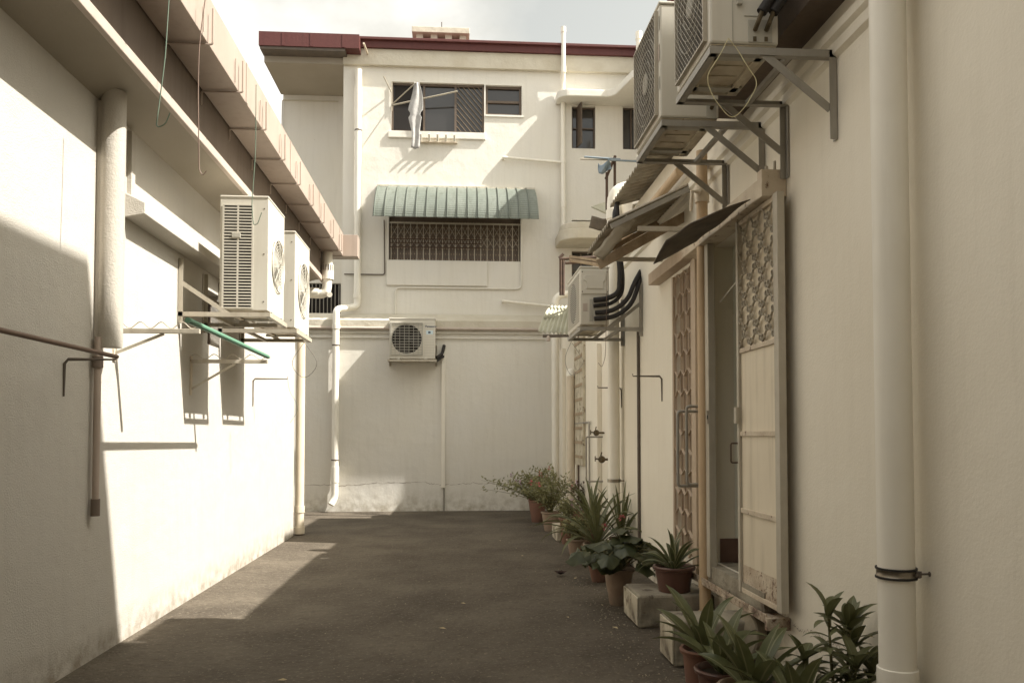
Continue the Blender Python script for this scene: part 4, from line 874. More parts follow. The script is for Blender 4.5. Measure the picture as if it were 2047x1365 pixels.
# U bars
ub = yR(1421, XR-.03); 
for (pxo, za_, zb2, dyy, lab) in ((1355,822,971,.06,'wider of two nested grey steel guard bars in front of the hexagon grille'),(1373,812,968,0,'narrower of two nested grey steel guard bars in front of the hexagon grille')):
    y_ = ub+dyy; xo_ = at(pxo, 900, y_).x; zA, zB = at(pxo, za_, y_).z, at(pxo, zb2, y_).z
    mb = MB(); mb.tube(fillet([(XR-.0,y_,zA),(xo_,y_,zA),(xo_,y_,zB),(XR-.0,y_,zB)], .03, 5), .0125, 10); tag(mb.build('guard_bar', M['steel'], org=(XR,y_,zB)), lab, 'guard bar', 'steel guard bars on the right wall')
for (pxo, pw_, za_, zb2, lab) in ((1172,1205,873,962,'grey steel guard bar behind the valves on the right wall'),(1088,1104,856,912,'farthest grey steel guard bar near the end of the right wall')):
    y_ = yR(pw_); xo_ = at(pxo, 900, y_).x; zA, zB = at(pxo, za_, y_).z, at(pxo, zb2, y_).z
    mb = MB(); mb.tube(fillet([(XR,y_,zA),(xo_,y_,zA),(xo_,y_,zB),(XR,y_,zB)], .03, 5), .013, 8); tag(mb.build('guard_bar', M['steel'], org=(XR,y_,zB)), lab, 'guard bar', 'steel guard bars on the right wall')
# hexagon grille gate
hg = thing('hexagon_grille_gate', (XR, hy0, hz0), 'beige folding gate with a honeycomb grille beside the ochre pipe', 'gate')
mb = MB(); mb.box(XR+.045, XR+.055, hy0, hy1, hz0, hz1); mb.build('backing', M['brownback'], hg)
mb = MB()
for i in range(7): yy2 = hy0+(hy1-hy0)*(i+.5)/7; mb.box(XR+.035, XR+.0445, yy2-.006, yy2+.006, hz0, hz1)
mb.build('backing_ribs', M['beigegate'], hg)
mb = MB(); nh = 6; hw = (hy1-hy0)/nh; xg = XR-.004; rp3 = .185; amp = .062; nr = int((hz1-hz0)/rp3)
rp3 = (hz1-hz0-amp)/nr
for k in range(nr+1):
    for m_ in range(nh):
        za_ = hz0+k*rp3+(amp if (m_+k) % 2 else 0); zb4 = hz0+k*rp3+(amp if (m_+1+k) % 2 else 0)
        mb.bar((xg,hy0+m_*hw,za_),(xg,hy0+(m_+1)*hw,zb4), .004, .024, (1,0,0))
    if k < nr:
        for m_ in range(nh+1):
            if (m_+k) % 2: mb.box(xg-.012, xg+.012, hy0+m_*hw-.002, hy0+m_*hw+.002, hz0+k*rp3+amp, hz0+(k+1)*rp3)
mb.build('honeycomb_grille', M['beigegrille'], hg)
mb = MB(); hx = XR-.04
mb.box(hx, XR-.001, hy0-.13, hy0-.002, hz0-.05, hz1+.02); mb.box(hx+.015, XR-.001, hy1+.002, hy1+.05, hz0, hz1); mb.box(hx, XR-.001, hy0-.10, hy1+.04, hz0-.10, hz0-.051); mb.build('gate_frame', M['beigegate'], hg, bevel=.004)
mb = MB(); l1 = yR(1320); mb.box(XR-.12, XR-.002, hy0-.05, l1, hz1+.03, hz1+.15); mb.box(XR-.07, XR-.002, hy0-.1, l1-.2, hz1+.152, hz1+.185); mb.build('lintel_box', M['beigegate'], hg, bevel=.005)
mb = MB(); mb.box(XR-.118, XR-.01, hy0-.075, hy0-.052, hz1+.035, hz1+.145); mb.build('lintel_opening', M['dark'], hg)
# --- right side AC units (front faces -X, camera sees -Y end)
def right_unit(pn, pf, h, d, lab, blab, X=1.415, leg=.47, up=False):
    a_, b_ = onX(*pn, X), onX(*pf, X); z = (a_.z+b_.z)/2; wfr = b_.y-a_.y; yc = (a_.y+b_.y)/2
    br = thing('air_conditioner_bracket', (X, yc, z), blab, 'bracket', 'steel brackets carrying the air conditioners'); ORG[br.name] = Vector((0,0,0))
    bracket_frame(br, wfr, XR-X, 0, up, M['steel'], leg=leg); br.rotation_euler = (0,0,-math.pi/2)
    u = thing('air_conditioner_unit', (X+.0+d/2, yc, z+.022), lab, 'air conditioner'); ORG[u.name] = Vector((0,0,0)); u.rotation_euler = (0,0,-math.pi/2)
    return u, wfr, z, a_.y, b_.y
# rotated -90deg: local -Y (front) -> world -X ; local +x -> world -Y (towards camera)
def mesh_front(u, w, h, d, r):
    mb = MB(); mb.box(-w/2+.06, w/2-.05, -d/2-.004, -d/2-.001, .04, h-.04); mb.build('coil_recess', M['dark'], u)
    mb = MB(); s_ = .042; x0, x1, z0, z1 = -w/2+.06, w/2-.05, .04, h-.04; W_, H_ = x1-x0, z1-z0
    for sg_ in (1, -1):
        k = -H_
        while k < W_:
            ua, ub_ = max(0, k), min(W_, k+H_); za_, zb_ = ua-k, ub_-k
            if sg_ < 0: za_, zb_ = H_-za_, H_-zb_
            mb.bar((x0+ua,-d/2-.022+.002*sg_,z0+za_),(x0+ub_,-d/2-.022+.002*sg_,z0+zb_), .0022, .0026, (0,1,0)); k += s_
    for aa in ((x0-.01,x1+.01,z0-.01,z0),(x0-.01,x1+.01,z1,z1+.01),(x0-.01,x0,z0,z1),(x1,x1+.01,z0,z1)): mb.box(aa[0],aa[1],-d/2-.026,-d/2-.0005,aa[2],aa[3])
    mb.build('mesh_guard', M['steel_cream'], u)
    mb = MB()
    for rr in (r, r*.75, r*.5, r*.25):
        n = 36; mb.tube([(math.cos(2*math.pi*k/n)*rr, -d/2-.012, h*.5+math.sin(2*math.pi*k/n)*rr) for k in range(n+1)], .004, 4, False)
    mb.lathe([(0,-.01),(.07,-.008),(.075,0)], (0,-d/2-.006,h*.5), 20, (0,1,0)); mb.build('fan_ring', M['acgrey'], u)
# R1
u, wf, z, ya1, yb1 = right_unit((1420,85), (1352,203), .80, .40, 'nearest overhead air conditioner with black insulated pipes at the top right', 'grey angle iron bracket nearest to the camera at the top right')
ac_shell(u, wf-.02, .80, .40); mesh_front(u, wf-.02, .80, .40, .27); underside(u, wf-.02, .40); feet(u, wf, .3)
w1 = wf-.02; mb = MB(); mb.box(w1/2+.001, w1/2+.006, .02, .16, .01, .14); rp_ = mb.build('valve_plate', M['acgrey'], u, bevel=.002)
mb = MB(); mb.box(w1/2+.0005, w1/2+.004, -.07, -.066, .0, .79); mb.box(w1/2+.0005, w1/2+.004, 0.0, .12, .16, .163); mb.build('panel_seam', M['acgrey'], u)
mb = MB(); mb.box(w1/2+.001, w1/2+.02, -.045, -.015, .22, .26); mb.build('clip', M['acgrey'], u, bevel=.003)
mb = MB()
for yy2 in (.06, .125):
    mb.tube([(w1/2+.006,yy2,.08),(w1/2+.05,yy2,.10),(w1/2+.07,yy2+.02,.16)], .014, 8); mb.box(w1/2+.0065, w1/2+.012, yy2-.012, yy2+.006, .015, .04)
mb.build('valve', M['brass'], u)
mb = MB()
for yy2 in (.06, .125): mb.tube([(w1/2+.065,yy2+.015,.15),(w1/2+.09,yy2+.15,.36),(w1/2+.10,yy2+.30,.62)], .030, 12)
mb.build('insulated_pipe', M['rubber'], u)
# R2
u, wf, z, ya2, yb2 = right_unit((1323,232), (1273,323), .80, .40, 'second overhead air conditioner with a diamond mesh front left of the nearest one', 'grey angle iron bracket behind the nearest overhead bracket')
ac_shell(u, wf-.02, .80, .42); mesh_front(u, wf-.02, .80, .42, .30); underside(u, wf-.02, .42); feet(u, wf, .3)
w2 = wf-.02
for zz2, hh2, dk in ((.62,.10,'acgrey'),(.40,.12,'strip'),(.2,.09,'acgrey')):
    mb = MB(); mb.box(w2/2-.045, w2/2-.005, -.212, -.2105, zz2, zz2+hh2); mb.build('panel_label', M[dk], u)
mb = MB(); mb.box(w2/2+.001, w2/2+.005, .12, .19, .0, .10); mb.build('valve_plate', M['acgrey'], u); mb = MB(); mb.tube([(w2/2+.005,.155,.07),(w2/2+.04,.155,.08)], .014, 8); mb.build('valve', M['brass'], u)
# R3
u, wf, z, ya3, yb3 = right_unit((1160,655), (1135,673), .66, .34, 'small air conditioner with thick black pipes midway along the right wall', 'grey angle iron bracket under the small right wall air conditioner', leg=.50, up=True)
ac_shell(u, wf-.02, .66, .34); underside(u, wf-.02, .34); feet(u, wf, .3); w3 = wf-.02
slots(u, w3/2-.0, .0, .001, .0, .001, 1, 1, 1) if False else None
mb = MB(); mb.box(w3/2+.001, w3/2+.012, -.16, .16, .36, .64); cv = mb.build('cover_panel', M['acw'], u, bevel=.006)
mb = MB(); mb.prism([(-.10,.42),(.10,.42),(.10,.50),(.13,.52),(.13,.58),(-.10,.58),(-.13,.56),(-.13,.52),(-.10,.50)][::-1], w3/2+.0125, w3/2+.022, lambda a, b, t: (t, a, b)); mb.build('embossed_panel', M['acw'], cv, bevel=.004)
mb = MB()
for yy2 in (-.145, .145):
    for z2 in (.385, .615): mb.lathe([(0,.004),(.007,.003),(.008,0)], (w3/2+.012, yy2, z2), 8, (1,0,0))
mb.build('screws', M['darksteel'], u)
mb = MB(); mb.box(w3/2+.001, w3/2+.004, -.135, -.085, .16, .25); mb.build('rating_label', M['strip'], u)
mb = MB(); mb.box(w3/2+.001, w3/2+.006, -.06, -.02, .04, .30); mb.build('valve_plate', M['acgrey'], u)
mb = MB()
for i in range(22): mb.box(-w3/2+.05, w3/2-.06, -.176, -.171, .05+i*.026, .062+i*.026)
mb.build('front_louvres', M['acgrey'], u)
mb = MB(); mb.lathe([(0,0),(.24,0),(.24,.004)], (-.02,-.1705,.33), 28, (0,-1,0)); mb.build('fan_recess', M['darkfan'], u)
Y3 = ya3-.03
def hose(name, pxs, r, lab, Y=None, m='rubber'):
    pts = [at(p[0], p[1], p[2] if len(p) > 2 else Y) for p in pxs]; mb = MB(); mb.tube(fillet(pts, .15, 6), r, 10)
    tag(mb.build(name, M[m], org=pts[0]), lab, 'pipe', 'black insulated refrigerant pipes')
hose('insulated_pipe', [(1187,600),(1215,597),(1238,585),(1240,540),(1232,480),(1228,430),(1236,400,Y3+.5),(1252,390,Y3+.9)], .030, 'thick black pipe rising from the small air conditioner past the white elbow', Y3)
hose('insulated_pipe', [(1187,612),(1222,608),(1243,590),(1246,560),(1240,500),(1236,440),(1234,412)], .022, 'thinner black pipe running up beside the thick one from the small air conditioner', Y3+.02)
hose('insulated_pipe', [(1190,625),(1225,622),(1255,600),(1268,565),(1281,542,yR(1281))], .027, 'upper black pipe curving from the small air conditioner into the right wall', Y3)
hose('insulated_pipe', [(1188,637),(1230,634),(1262,610),(1275,575),(1281,548,yR(1281))], .027, 'lower black pipe curving from the small air conditioner into the right wall', Y3)
# wire loops, right
wire([(1456,77),(1440,110),(1412,152),(1420,185),(1440,215),(1463,240),(1490,215),(1517,165),(1495,135),(1475,100),(1456,77)], ya1+.0-.03, 'wireyellow', 'yellow diamond wire loop hanging below the nearest overhead air conditioner', .0022)
wire([(1214,520),(1212,640),(1210,715),(1203,735),(1196,725)], Y3-.04, 'wirebrown', 'thin reddish hooked wire hanging past the small air conditioner', .003)
wire([(1144,678),(1126,720),(1142,755),(1160,735),(1168,722),(1144,686)], ya3+.3, 'steel', 'pale bent coat hanger wire below the small air conditioner bracket', .003)
# ---------------------------------------------------------------- unseen block added behind the viewer to darken the near lane
mb = MB(); mb.box(-9, 9, -3.6, -3.2, 0, 8.5)
tag(mb.build('light_blocker', M['plaster_dull']), 'plain unseen block added behind the viewer to keep light off the near lane', 'building')
# ================================================================== canopies on the right
yA0, yA1 = yR(1392), yR(1324); XA = 1.36
ca = thing('corrugated_canopy', (XR, yA0, 3.5), 'weathered corrugated canopy on steel arms above the hexagon grille', 'canopy')
zw, zo = onX(1392,362,XR).z, at(1215,445,yA0).z
corr(XA, zo, XR-.01, zw, yA0, yA1, .10, .022).build('corrugated_sheet', M['sheet'], ca, solid=.004)
mb = MB(); mb.bar((XA+.02,yA0+.0,zo-.035),(XR-.01,yA0+.0,zw-.035), .02, .045); mb.build('rafter', M['steel'], ca)
mb = MB(); mb.bar((XA+.15,yA1-.04,zo-.02),(XR-.01,yA1-.04,zw-.04), .03, .05); mb.build('rafter', M['wood'], ca); mb = MB(); mb.bar((XA+.12,yA0+.06,zo+.02),(XA+.12,yA1,zo-.0), .03, .04); mb.build('rafter', M['wood'], ca)
for (po_, pw_, yyy) in (((1275,457),1392,yA0+.02),((1230,518),1324,yA1-.04)):
    o_ = at(po_[0], po_[1], yyy); mb = MB(); mb.bar(o_, (XR,yyy,o_.z), .035, .04); mb.build('arm', M['steel_cream'], ca)
mb = MB(); mb.bar(at(1196,530,yA0+.35), at(1378,428,yA0+.35), .035, .09); mb.build('lower_plank', M['wood'], ca)
mb = MB(); p_ = [at(1212,505,yA0+.25), at(1255,450,yA0+.1), at(1262,440,yA0+.05)]
mb.grid(lambda u, v: tuple(at(1196+(1262-1196)*u, 515-80*u, yA0+.3-.3*u) + Vector((.10*(v-.5), 0, -.05*(v-.5)+.008*math.sin(u*22)))), 24, 3); mb.build('loose_strip', M['steel_cream'], ca, solid=.003)
mb = MB(); yD0, yD1 = yR(1500), yR(1398)
c00 = onX(1500,399,XR-.19); c01 = at(1404,438,c00.y+.02); c10 = onX(1392,486,XR-.19); c11 = at(1306,500,c10.y)
def dsh(u, v):
    p = (c00*(1-u)+c10*u)*(1-v) + (c01*(1-u)+c11*u)*v
    return p + Vector((0,0,.008*math.sin(u*9)+.012*math.sin(v*3.1+u*2) + .03*math.sin(u*3.1)*v - (.11*max(0,u-.7)*3.3*v)))
mb.grid(dsh, 20, 10); ds = tag(mb.build('sagging_sheet', M['darksheet'], solid=.006, org=c00), 'blackened sagging sheet fixed over the top of the sliding gate', 'canopy')
# far pale green canopy
ce = thing('corrugated_canopy', (XR, 13.2, 3.3), 'small pale green corrugated canopy at the far end of the right wall', 'canopy')
Yc0 = yR(1150)-.1
eL, eR, tL = at(1075,664,Yc0), at(1152,668,Yc0), at(1102,612,Yc0+.9)
mb = MB(); n = 72
def cfp(u, v):
    b_ = eL.lerp(eR, u); t_ = tL + Vector((.62*u, 0, 0)); p = b_*(1-v)+t_*v
    return p + Vector((0, 0, .022*math.sin(u*9*2*math.pi) + .10*math.sin(v*math.pi)))
mb.grid(cfp, n, 8); mb.build('corrugated_sheet', M['palegreen'], ce, solid=.005)
mb = MB(); mb.bar(at(1088,641,Yc0+.3)+Vector((0,0,.06)), at(1150,620,Yc0+.3)+Vector((0,0,.06)), .03, .03); mb.build('batten', M['palegreen'], ce)
mb = MB(); mb.bar(at(1085,672,Yc0+.02), (XR,Yc0+.02,at(1085,672,Yc0).z+.02), .03, .05); mb.build('front_arm', M['darksteel'], ce)
mb = MB(); mb.lathe([(0,-.06),(.035,-.05),(.04,0),(.02,.04),(0,.05)], at(1096,676,Yc0), 12); tag(mb.build('light_bulb', M['strip'], org=at(1096,676,Yc0)), 'small pinkish bulb hanging under the pale green canopy', 'bulb')
# dark scraps above far canopy
mb = MB(); yz = 12.2
mb.grid(lambda u, v: tuple(at(1180+60*u, 436-8*u+10*math.sin(u*5), yz-.4*u) + Vector((0, .25*(v-.5), -.12*v+.03*math.sin(u*8)))), 14, 4); tag(mb.build('torn_sheet', M['darksheet'], solid=.005, org=at(1180,436,yz)), 'dark curled scrap of sheet beside the tall white elbow pipe', 'sheet')
mb = MB(); mb.quad(at(1182,414,12.6), at(1218,430,12.6), at(1222,412,13.3), at(1212,404,13.3)); tag(mb.build('sheet_offcut', M['palegreen'], solid=.02, org=at(1182,414,12.6)), 'pale sheet offcut above the dark curled scrap', 'sheet')
# rusty frame with blue poles
rf = thing('rusty_pole_frame', at(1215,400,12.5), 'rusty upright frame holding laundry poles above the right roof', 'frame')
mb = MB(); Yp = 12.4
for pts in ([(1213,345),(1213,420)],[(1229,316),(1229,420)],[(1211,358),(1230,312)]): mb.tube([at(p[0], p[1], Yp) for p in pts], .022, 8)
mb.build('frame', M['rust'], rf)
mb = MB(); mb.tube([at(1168,314,Yp-.1), at(1240,319,Yp-.1)], .017, 8); mb.tube([at(1215,320,Yp-.15), at(1300,324,Yp-.15)], .016, 8); tag(mb.build('laundry_pole', M['blue'], org=at(1168,314,Yp)), 'faded blue laundry poles lying on the rusty frame', 'pole')
mb = MB(); mb.tube([at(1160,318,Yp-.05), at(1300,322,Yp-.05)], .014, 8); tag(mb.build('laundry_pole', M['bamboo'], org=at(1160,318,Yp)), 'pale grey laundry pole lying beside the blue ones on the rusty frame', 'pole')
mb = MB(); mb.grid(lambda u, v: tuple(at(1196+26*u, 326+22*v*(1-u*.3)+3*math.sin(u*6), Yp-.12) + Vector((0, .04*math.sin(u*7+v*4), 0))), 8, 8); tag(mb.build('blue_rag', M['blue'], solid=.004, org=at(1196,326,Yp)), 'torn blue rag hanging from the laundry poles', 'rag')
rf2 = thing('rusty_bracket', at(1125,520,15.6), 'rusty bracket frame with planks below the lower curved canopy', 'bracket'); Yp = 15.6
mb = MB()
for pts in ([(1121,520),(1121,590)],[(1126,520),(1126,590)],[(1118,516),(1126,508)],[(1118,518),(1192,514)],[(1130,526),(1192,522)]): mb.tube([at(p[0], p[1], Yp) for p in pts], .03, 8)
mb.build('frame', M['rust'], rf2)
mb = MB(); mb.bar(at(1140,514,Yp-.2), at(1200,522,Yp-.5), .12, .05); mb.build('plank', M['wood'], rf2); mb = MB(); mb.bar(at(1140,520,Yp-.2), at(1200,530,Yp-.5), .12, .05); mb.build('plank', M['wood'], rf2)
# ---------------------------------------------------------------- valves
def valve(px, py, s, lab, X=XR-.12):
    y = yR(px, X); c = onX(px, py, X); t = thing('gas_valve', c, lab, 'valve', 'dark brass gas valves on the right wall')
    mb = MB(); mb.lathe([(0,-.03*s),(.045*s,-.025*s),(.055*s,0),(.045*s,.025*s),(0,.03*s)], c, 16, (0,1,0)); mb.lathe([(0,-.05*s),(.02*s,-.05*s),(.02*s,.05*s)], c, 12, (0,1,0)); mb.build('regulator', M['brass'], t)
    mb = MB(); mb.tube([c, c+Vector((.12*s,0,0)), Vector((XR,c.y,c.z))], [.016*s,.02*s,.012*s], 8); mb.tube([c, c+Vector((-.09*s,0,.01))], .012*s, 8); mb.build('spigot', M['brass'], t)
    mb = MB(); mb.tube([c+Vector((-.02*s,0,.03)), c+Vector((0,0,.11*s))], .010*s, 6); mb.tube([c+Vector((-.10*s,0,-.03*s)), c+Vector((-.10*s,0,.05*s))], .008*s, 6); mb.build('handle', M['brass'], t)
valve(1192, 865, 0.83, 'dark round gas valve highest of those left of the tall downpipe'); valve(1203, 918, 0.94, 'dark round gas valve below the highest one left of the tall downpipe')
valve(1199, 1013, 0.65, 'dark gas valve low down behind the strap leaves'); valve(1097, 905, 0.72, 'upper dark gas valve at the far end of the right wall'); valve(1100, 930, 0.72, 'lower dark gas valve at the far end of the right wall')
yv = yR(1180); pipe('gas_pipe', [(XR-.04,yR(1148),onX(1148,847,XR).z),(XR-.04,yR(1183),onX(1148,847,XR).z),(XR-.04,yR(1183),.3)], .016, 'steel', 'thin grey gas pipe with a bend feeding the valves', 'pipe', .04, n=8)
wire([(1187,870),(1190,895),(1198,912)], yR(1192), 'wirebrown', 'thin red cord between the two big valves', .003)
# ================================================================== ground level: blocks and plants
def pblock(corner_px, corner_top_px, back, yfar, lab, nm='concrete_step', m='concrete', X1=None):
    p = onZ(*corner_px, 0); zt = at(corner_top_px[0], corner_top_px[1], p.y).z
    t = thing(nm, (p.x, p.y, 0), lab, 'concrete block')
    x1 = X1 or XR-.003
    mb = MB(); mb.box(p.x+.012, x1, p.y, yfar, .0, zt); mb.build('block', M[m], t, bevel=.02)
    mb = MB(); mb.box(p.x, p.x+.0125, p.y+.01, yfar-.01, .02, zt-.02); mb.build('whitewashed_face', M['whitewash'], t, bevel=.004)
    return p, zt
pB, zB_ = pblock((1345,1334), (1345,1243), 0, onX(1318,1215,onZ(1345,1334,0).x).y, 'nearer concrete step with flaking white side at the foot of the gate')
pC, zC_ = pblock((1274,1256), (1274,1190), 0, onX(1246,1170,onZ(1274,1256,0).x).y, 'farther concrete step with a stained front under the brown pot')
pD = onZ(1112,1082,0); mb = MB(); mb.box(pD.x, pD.x+.42, pD.y, pD.y+.55, .0, at(1112,1052,pD.y).z); tag(mb.build('white_block', M['whitewash'], org=pD, bevel=.02), 'small whitewashed block half hidden under the bushy plants', 'concrete block')
# leaning round stone
rs = onZ(1500,1340,0); yst = 5.05; c = at(1488, 1268, yst)
mb = MB(); 
st = MB(); cr_ = .17
sc_ = onX(1492, 1268, XR-.13)
st.lathe([(0,-.045),(cr_-.01,-.045),(cr_,-.035),(cr_,.035),(cr_-.01,.045),(0,.045)], sc_, 40, (-.93,-.30,.16))
tag(st.build('round_stone', M['stone'], org=sc_), 'round flat stone slab leaning under the bottom track of the gate', 'stone')
# ---- plants
def strap(mb, base, az, L_, wd, e0, bend, fold=.25, nseg=9, tw=0):
    p = Vector(base); el = e0; pts = []; ds = L_/nseg
    h = Vector((math.cos(az), math.sin(az), 0)); side = Vector((-math.sin(az), math.cos(az), 0))
    for i in range(nseg+1):
        t = i/nseg; d = h*math.cos(el) + Vector((0,0,1))*math.sin(el); up_ = -h*math.sin(el) + Vector((0,0,1))*math.cos(el)
        ww_ = wd*(.45+.55*math.sin(min(1, t*1.9)*math.pi/2))*(1-max(0, (t-.55)/.45)**1.7)+.0008
        s2 = side*math.cos(tw*t)+up_*math.sin(tw*t); u2 = up_*math.cos(tw*t)-side*math.sin(tw*t)
        pts.append((p-s2*ww_/2+u2*ww_*fold, p, p+s2*ww_/2+u2*ww_*fold)); p = p + d*ds; el -= bend/nseg*(.4+1.2*t)
    n = len(mb.v)
    for a in pts: mb.v += list(a)
    for i in range(nseg):
        for j in range(2):
            u0, u1 = j*.5, (j+1)*.5; v0, v1 = i/nseg, (i+1)/nseg
            mb.face((n+3*i+j, n+3*i+j+1, n+3*i+3+j+1, n+3*i+3+j), [(u0,v0),(u1,v0),(u1,v1),(u0,v1)], True)
def leaflet(mb, p, d, nrm, L_, wd):
    d = d.normalized(); s = d.cross(nrm)
    s = s.normalized() if s.length > 1e-4 else d.orthogonal().normalized(); u = s.cross(d)
    n = len(mb.v); mb.v += [p, p+d*L_*.4+s*wd/2+u*wd*.18, p+d*L_, p+d*L_*.4-s*wd/2+u*wd*.18, p+d*L_*.45]
    mb.face((n, n+1, n+4), [(.5,0),(1,.4),(.5,.45)]); mb.face((n+1, n+2, n+4), [(1,.4),(.5,1),(.5,.45)]); mb.face((n, n+4, n+3), [(.5,0),(.5,.45),(0,.4)]); mb.face((n+4, n+2, n+3), [(.5,.45),(.5,1),(0,.4)])
def pot(root, c, r, h, m, rim=.02, taper=.68, wall=.012):
    mb = MB(); c = Vector(c)
    mb.lathe([(0,0),(r*taper,0),(r*taper+.004,.01),(r*(taper+(1-taper)*.55),h*.5),(r*.97,h-rim*1.6),(r+rim*.6,h-rim*1.3),(r+rim*.8,h-rim*.4),(r+rim*.5,h),(r-wall*.3,h),(r-wall,h-.015),(r-wall-.003,h-.05)], c, 36)
    p_ = mb.build('pot', M[m], root)
    mb = MB(); mb.lathe([(0,.012),(r*.5,.006),(r-wall,0)], c+Vector((0,0,h-.035)), 20); mb.build('soil', M['soil'], root); return p_
GP = 'potted plants along the right wall'
def strap_plant(c, r, h, pm, n, L_, wd, lm, lab, seed, e=(35,85), bend=(40,120), rim=.02, z0=0, taper=.68, flowers=None, pot_h=True):
    rr = random.Random(seed); c = Vector((c[0], c[1], z0)); t = thing('potted_plant', c, lab, 'potted plant', GP)
    if pot_h: pot(t, c, r, h, pm, rim, taper)
    mb = MB()
    for i in range(n):
        az = i*2.399 + rr.uniform(-.3,.3); f = i/n
        strap(mb, c+Vector((math.cos(az)*r*.25*(1-f), math.sin(az)*r*.25*(1-f), h-.03)), az, L_*rr.uniform(.7,1.08), wd*rr.uniform(.8,1.1), R(e[0]+(e[1]-e[0])*f+rr.uniform(-8,8)), R(rr.uniform(*bend))*(1.1-.5*f), .22, 9, rr.uniform(-.5,.5))
    mb.build('leaves', M[lm], t)
    if flowers:
        mb = MB(); ms = MB()
        for (dx, dy_, hz_) in flowers:
            b = c+Vector((0,0,h)); tp_ = c+Vector((dx,dy_,h+hz_)); ms.tube([b, b.lerp(tp_,.5)+Vector((0,0,.05)), tp_], .004, 5)
            for k in range(26):
                dd = Vector((rr.gauss(0,1), rr.gauss(0,1), rr.gauss(0,.7)+.3)).normalized(); leaflet(mb, tp_+dd*.015, dd, Vector((rr.gauss(0,1),rr.gauss(0,1),1)).normalized(), .035, .016)
        ms.build('flower_stalk', M['stem'], t); mb.build('flowers', M['pink'], t)
    return t
def bush(c, r, h, pm, spread, hgt, nb, nl, ls, lm, lab, seed, lean=(0,0), z0=0, flo=None, nflo=8, taper=.68, droop=0):
    rr = random.Random(seed); c = Vector((c[0], c[1], z0)); t = thing('potted_plant', c, lab, 'potted plant', GP); pot(t, c, r, h, pm, .018, taper)
    ms, ml, mf = MB(), MB(), MB()
    for i in range(nb):
        az = rr.uniform(0, 6.283); rad = spread*rr.uniform(.25,1); topz = hgt*rr.uniform(.55,1)*(1-.35*rad/spread)
        a = c+Vector((rr.uniform(-.03,.03), rr.uniform(-.03,.03), h-.03)); e = a+Vector((math.cos(az)*rad+lean[0]*rad/spread*1.2, math.sin(az)*rad+lean[1]*rad/spread, topz)); mid = a.lerp(e,.5)+Vector((rr.uniform(-.05,.05),rr.uniform(-.05,.05),.06+droop*.5)); e.z -= droop*rad/spread*.6
        pts = [a*(1-s)**2+mid*2*s*(1-s)+e*s*s for s in [k/7 for k in range(8)]]
        ms.tube(pts, [.007*(1-k/9) for k in range(8)], 5)
        for k in range(nl):
            s = rr.uniform(.22,1.0); p = a*(1-s)**2+mid*2*s*(1-s)+e*s*s
            d = Vector((rr.gauss(0,1),rr.gauss(0,1),rr.gauss(.25,.7))).normalized(); p = p + d*rr.uniform(.0,ls*1.1)
            leaflet(ml, p, d, Vector((rr.gauss(0,.6),rr.gauss(0,.6),1)).normalized(), ls*rr.uniform(.6,1.25), ls*rr.uniform(.4,.65))
        if flo and i < nflo:
            for k in range(9):
                d = Vector((rr.gauss(0,1),rr.gauss(0,1),rr.gauss(0,1))).normalized(); leaflet(mf, e+d*.012, d, Vector((0,0,1)), .04, .03)
    ms.build('stems', M['stem'], t); ml.build('leaves', M[lm], t)
    if flo: mf.build('flowers', M[flo], t)
    return t
def broad(c, r, h, pm, n, lab, seed, z0=0, spread=.38, hgt=.35, ls=.24):
    rr = random.Random(seed); c = Vector((c[0], c[1], z0)); t = thing('potted_plant', c, lab, 'potted plant', GP); pot(t, c, r, h, pm, .02, .6)
    ms, ml = MB(), MB()
    for i in range(n):
        az = rr.uniform(0,6.283); f = rr.random()**.6; e = c+Vector((math.cos(az)*spread*f, math.sin(az)*spread*f, h+hgt*rr.uniform(.25,1)*(1.1-.7*f)))
        a = c+Vector((0,0,h-.03)); mid = a.lerp(e,.6)+Vector((0,0,.10)); ms.tube([a, a.lerp(mid,.5), mid, e], .005, 5)
        d = Vector((math.cos(az), math.sin(az), -.15-.6*f+rr.uniform(-.2,.2))).normalized(); nr = Vector((rr.gauss(0,.25),rr.gauss(0,.25),1)); s = d.cross(nr).normalized(); u = s.cross(d)
        Ls = ls*rr.uniform(.6,1.15); n0 = len(ml.v); m_ = 12
        ml.v.append(e)
        for k in range(m_+1):
            th = -math.pi*.93+2*math.pi*.93*k/m_; rad = Ls*.5*(1+.12*math.cos(3*th)+.06*math.sin(7*th+seed)); ml.v.append(e + d*(math.cos(th)*rad*.9+Ls*.25)+s*(math.sin(th)*rad)+u*(.02*math.cos(5*th)-.05*abs(math.sin(th))))
        for k in range(m_): ml.face((n0, n0+1+k, n0+2+k), [(.5,.5),(.2,.5),(.2,.6)], True)
    ms.build('stems', M['stem'], t); ml.build('leaves', M['leaf_broad'], t); return t
def G(px, py, z=0): p = onZ(px, py, z); return (p.x, p.y)
# nearest cluster at the bottom right
def GY_(px, Y, z): p = at(px, 870, Y); return (p.x, Y)
strap_plant(GY_(1404,4.72,0), .13, .33, 'terra', 11, .44, .078, 'leaf_strap', 'strap leaved plant in the slim reddish pot at the left of the front cluster', 11, (35,82), (30,95), taper=.72)
strap_plant(GY_(1440,4.38,0), .14, .31, 'maroon', 9, .42, .080, 'leaf_strap', 'strap leaved plant in the dark brown pot second from the left in the front cluster', 12, (35,80), (25,80))
strap_plant(GY_(1500,4.05,0), .17, .31, 'terrapale', 10, .44, .085, 'leaf_strap', 'broad strap leaved plant in the wide faded pot cut by the bottom edge', 13, (38,82), (20,70))
strap_plant(GY_(1588,3.80,0), .15, .27, 'terra', 11, .42, .092, 'leaf_strap', 'dense dark strap leaved plant at the bottom edge left of the white downpipe', 14, (35,85), (20,70))
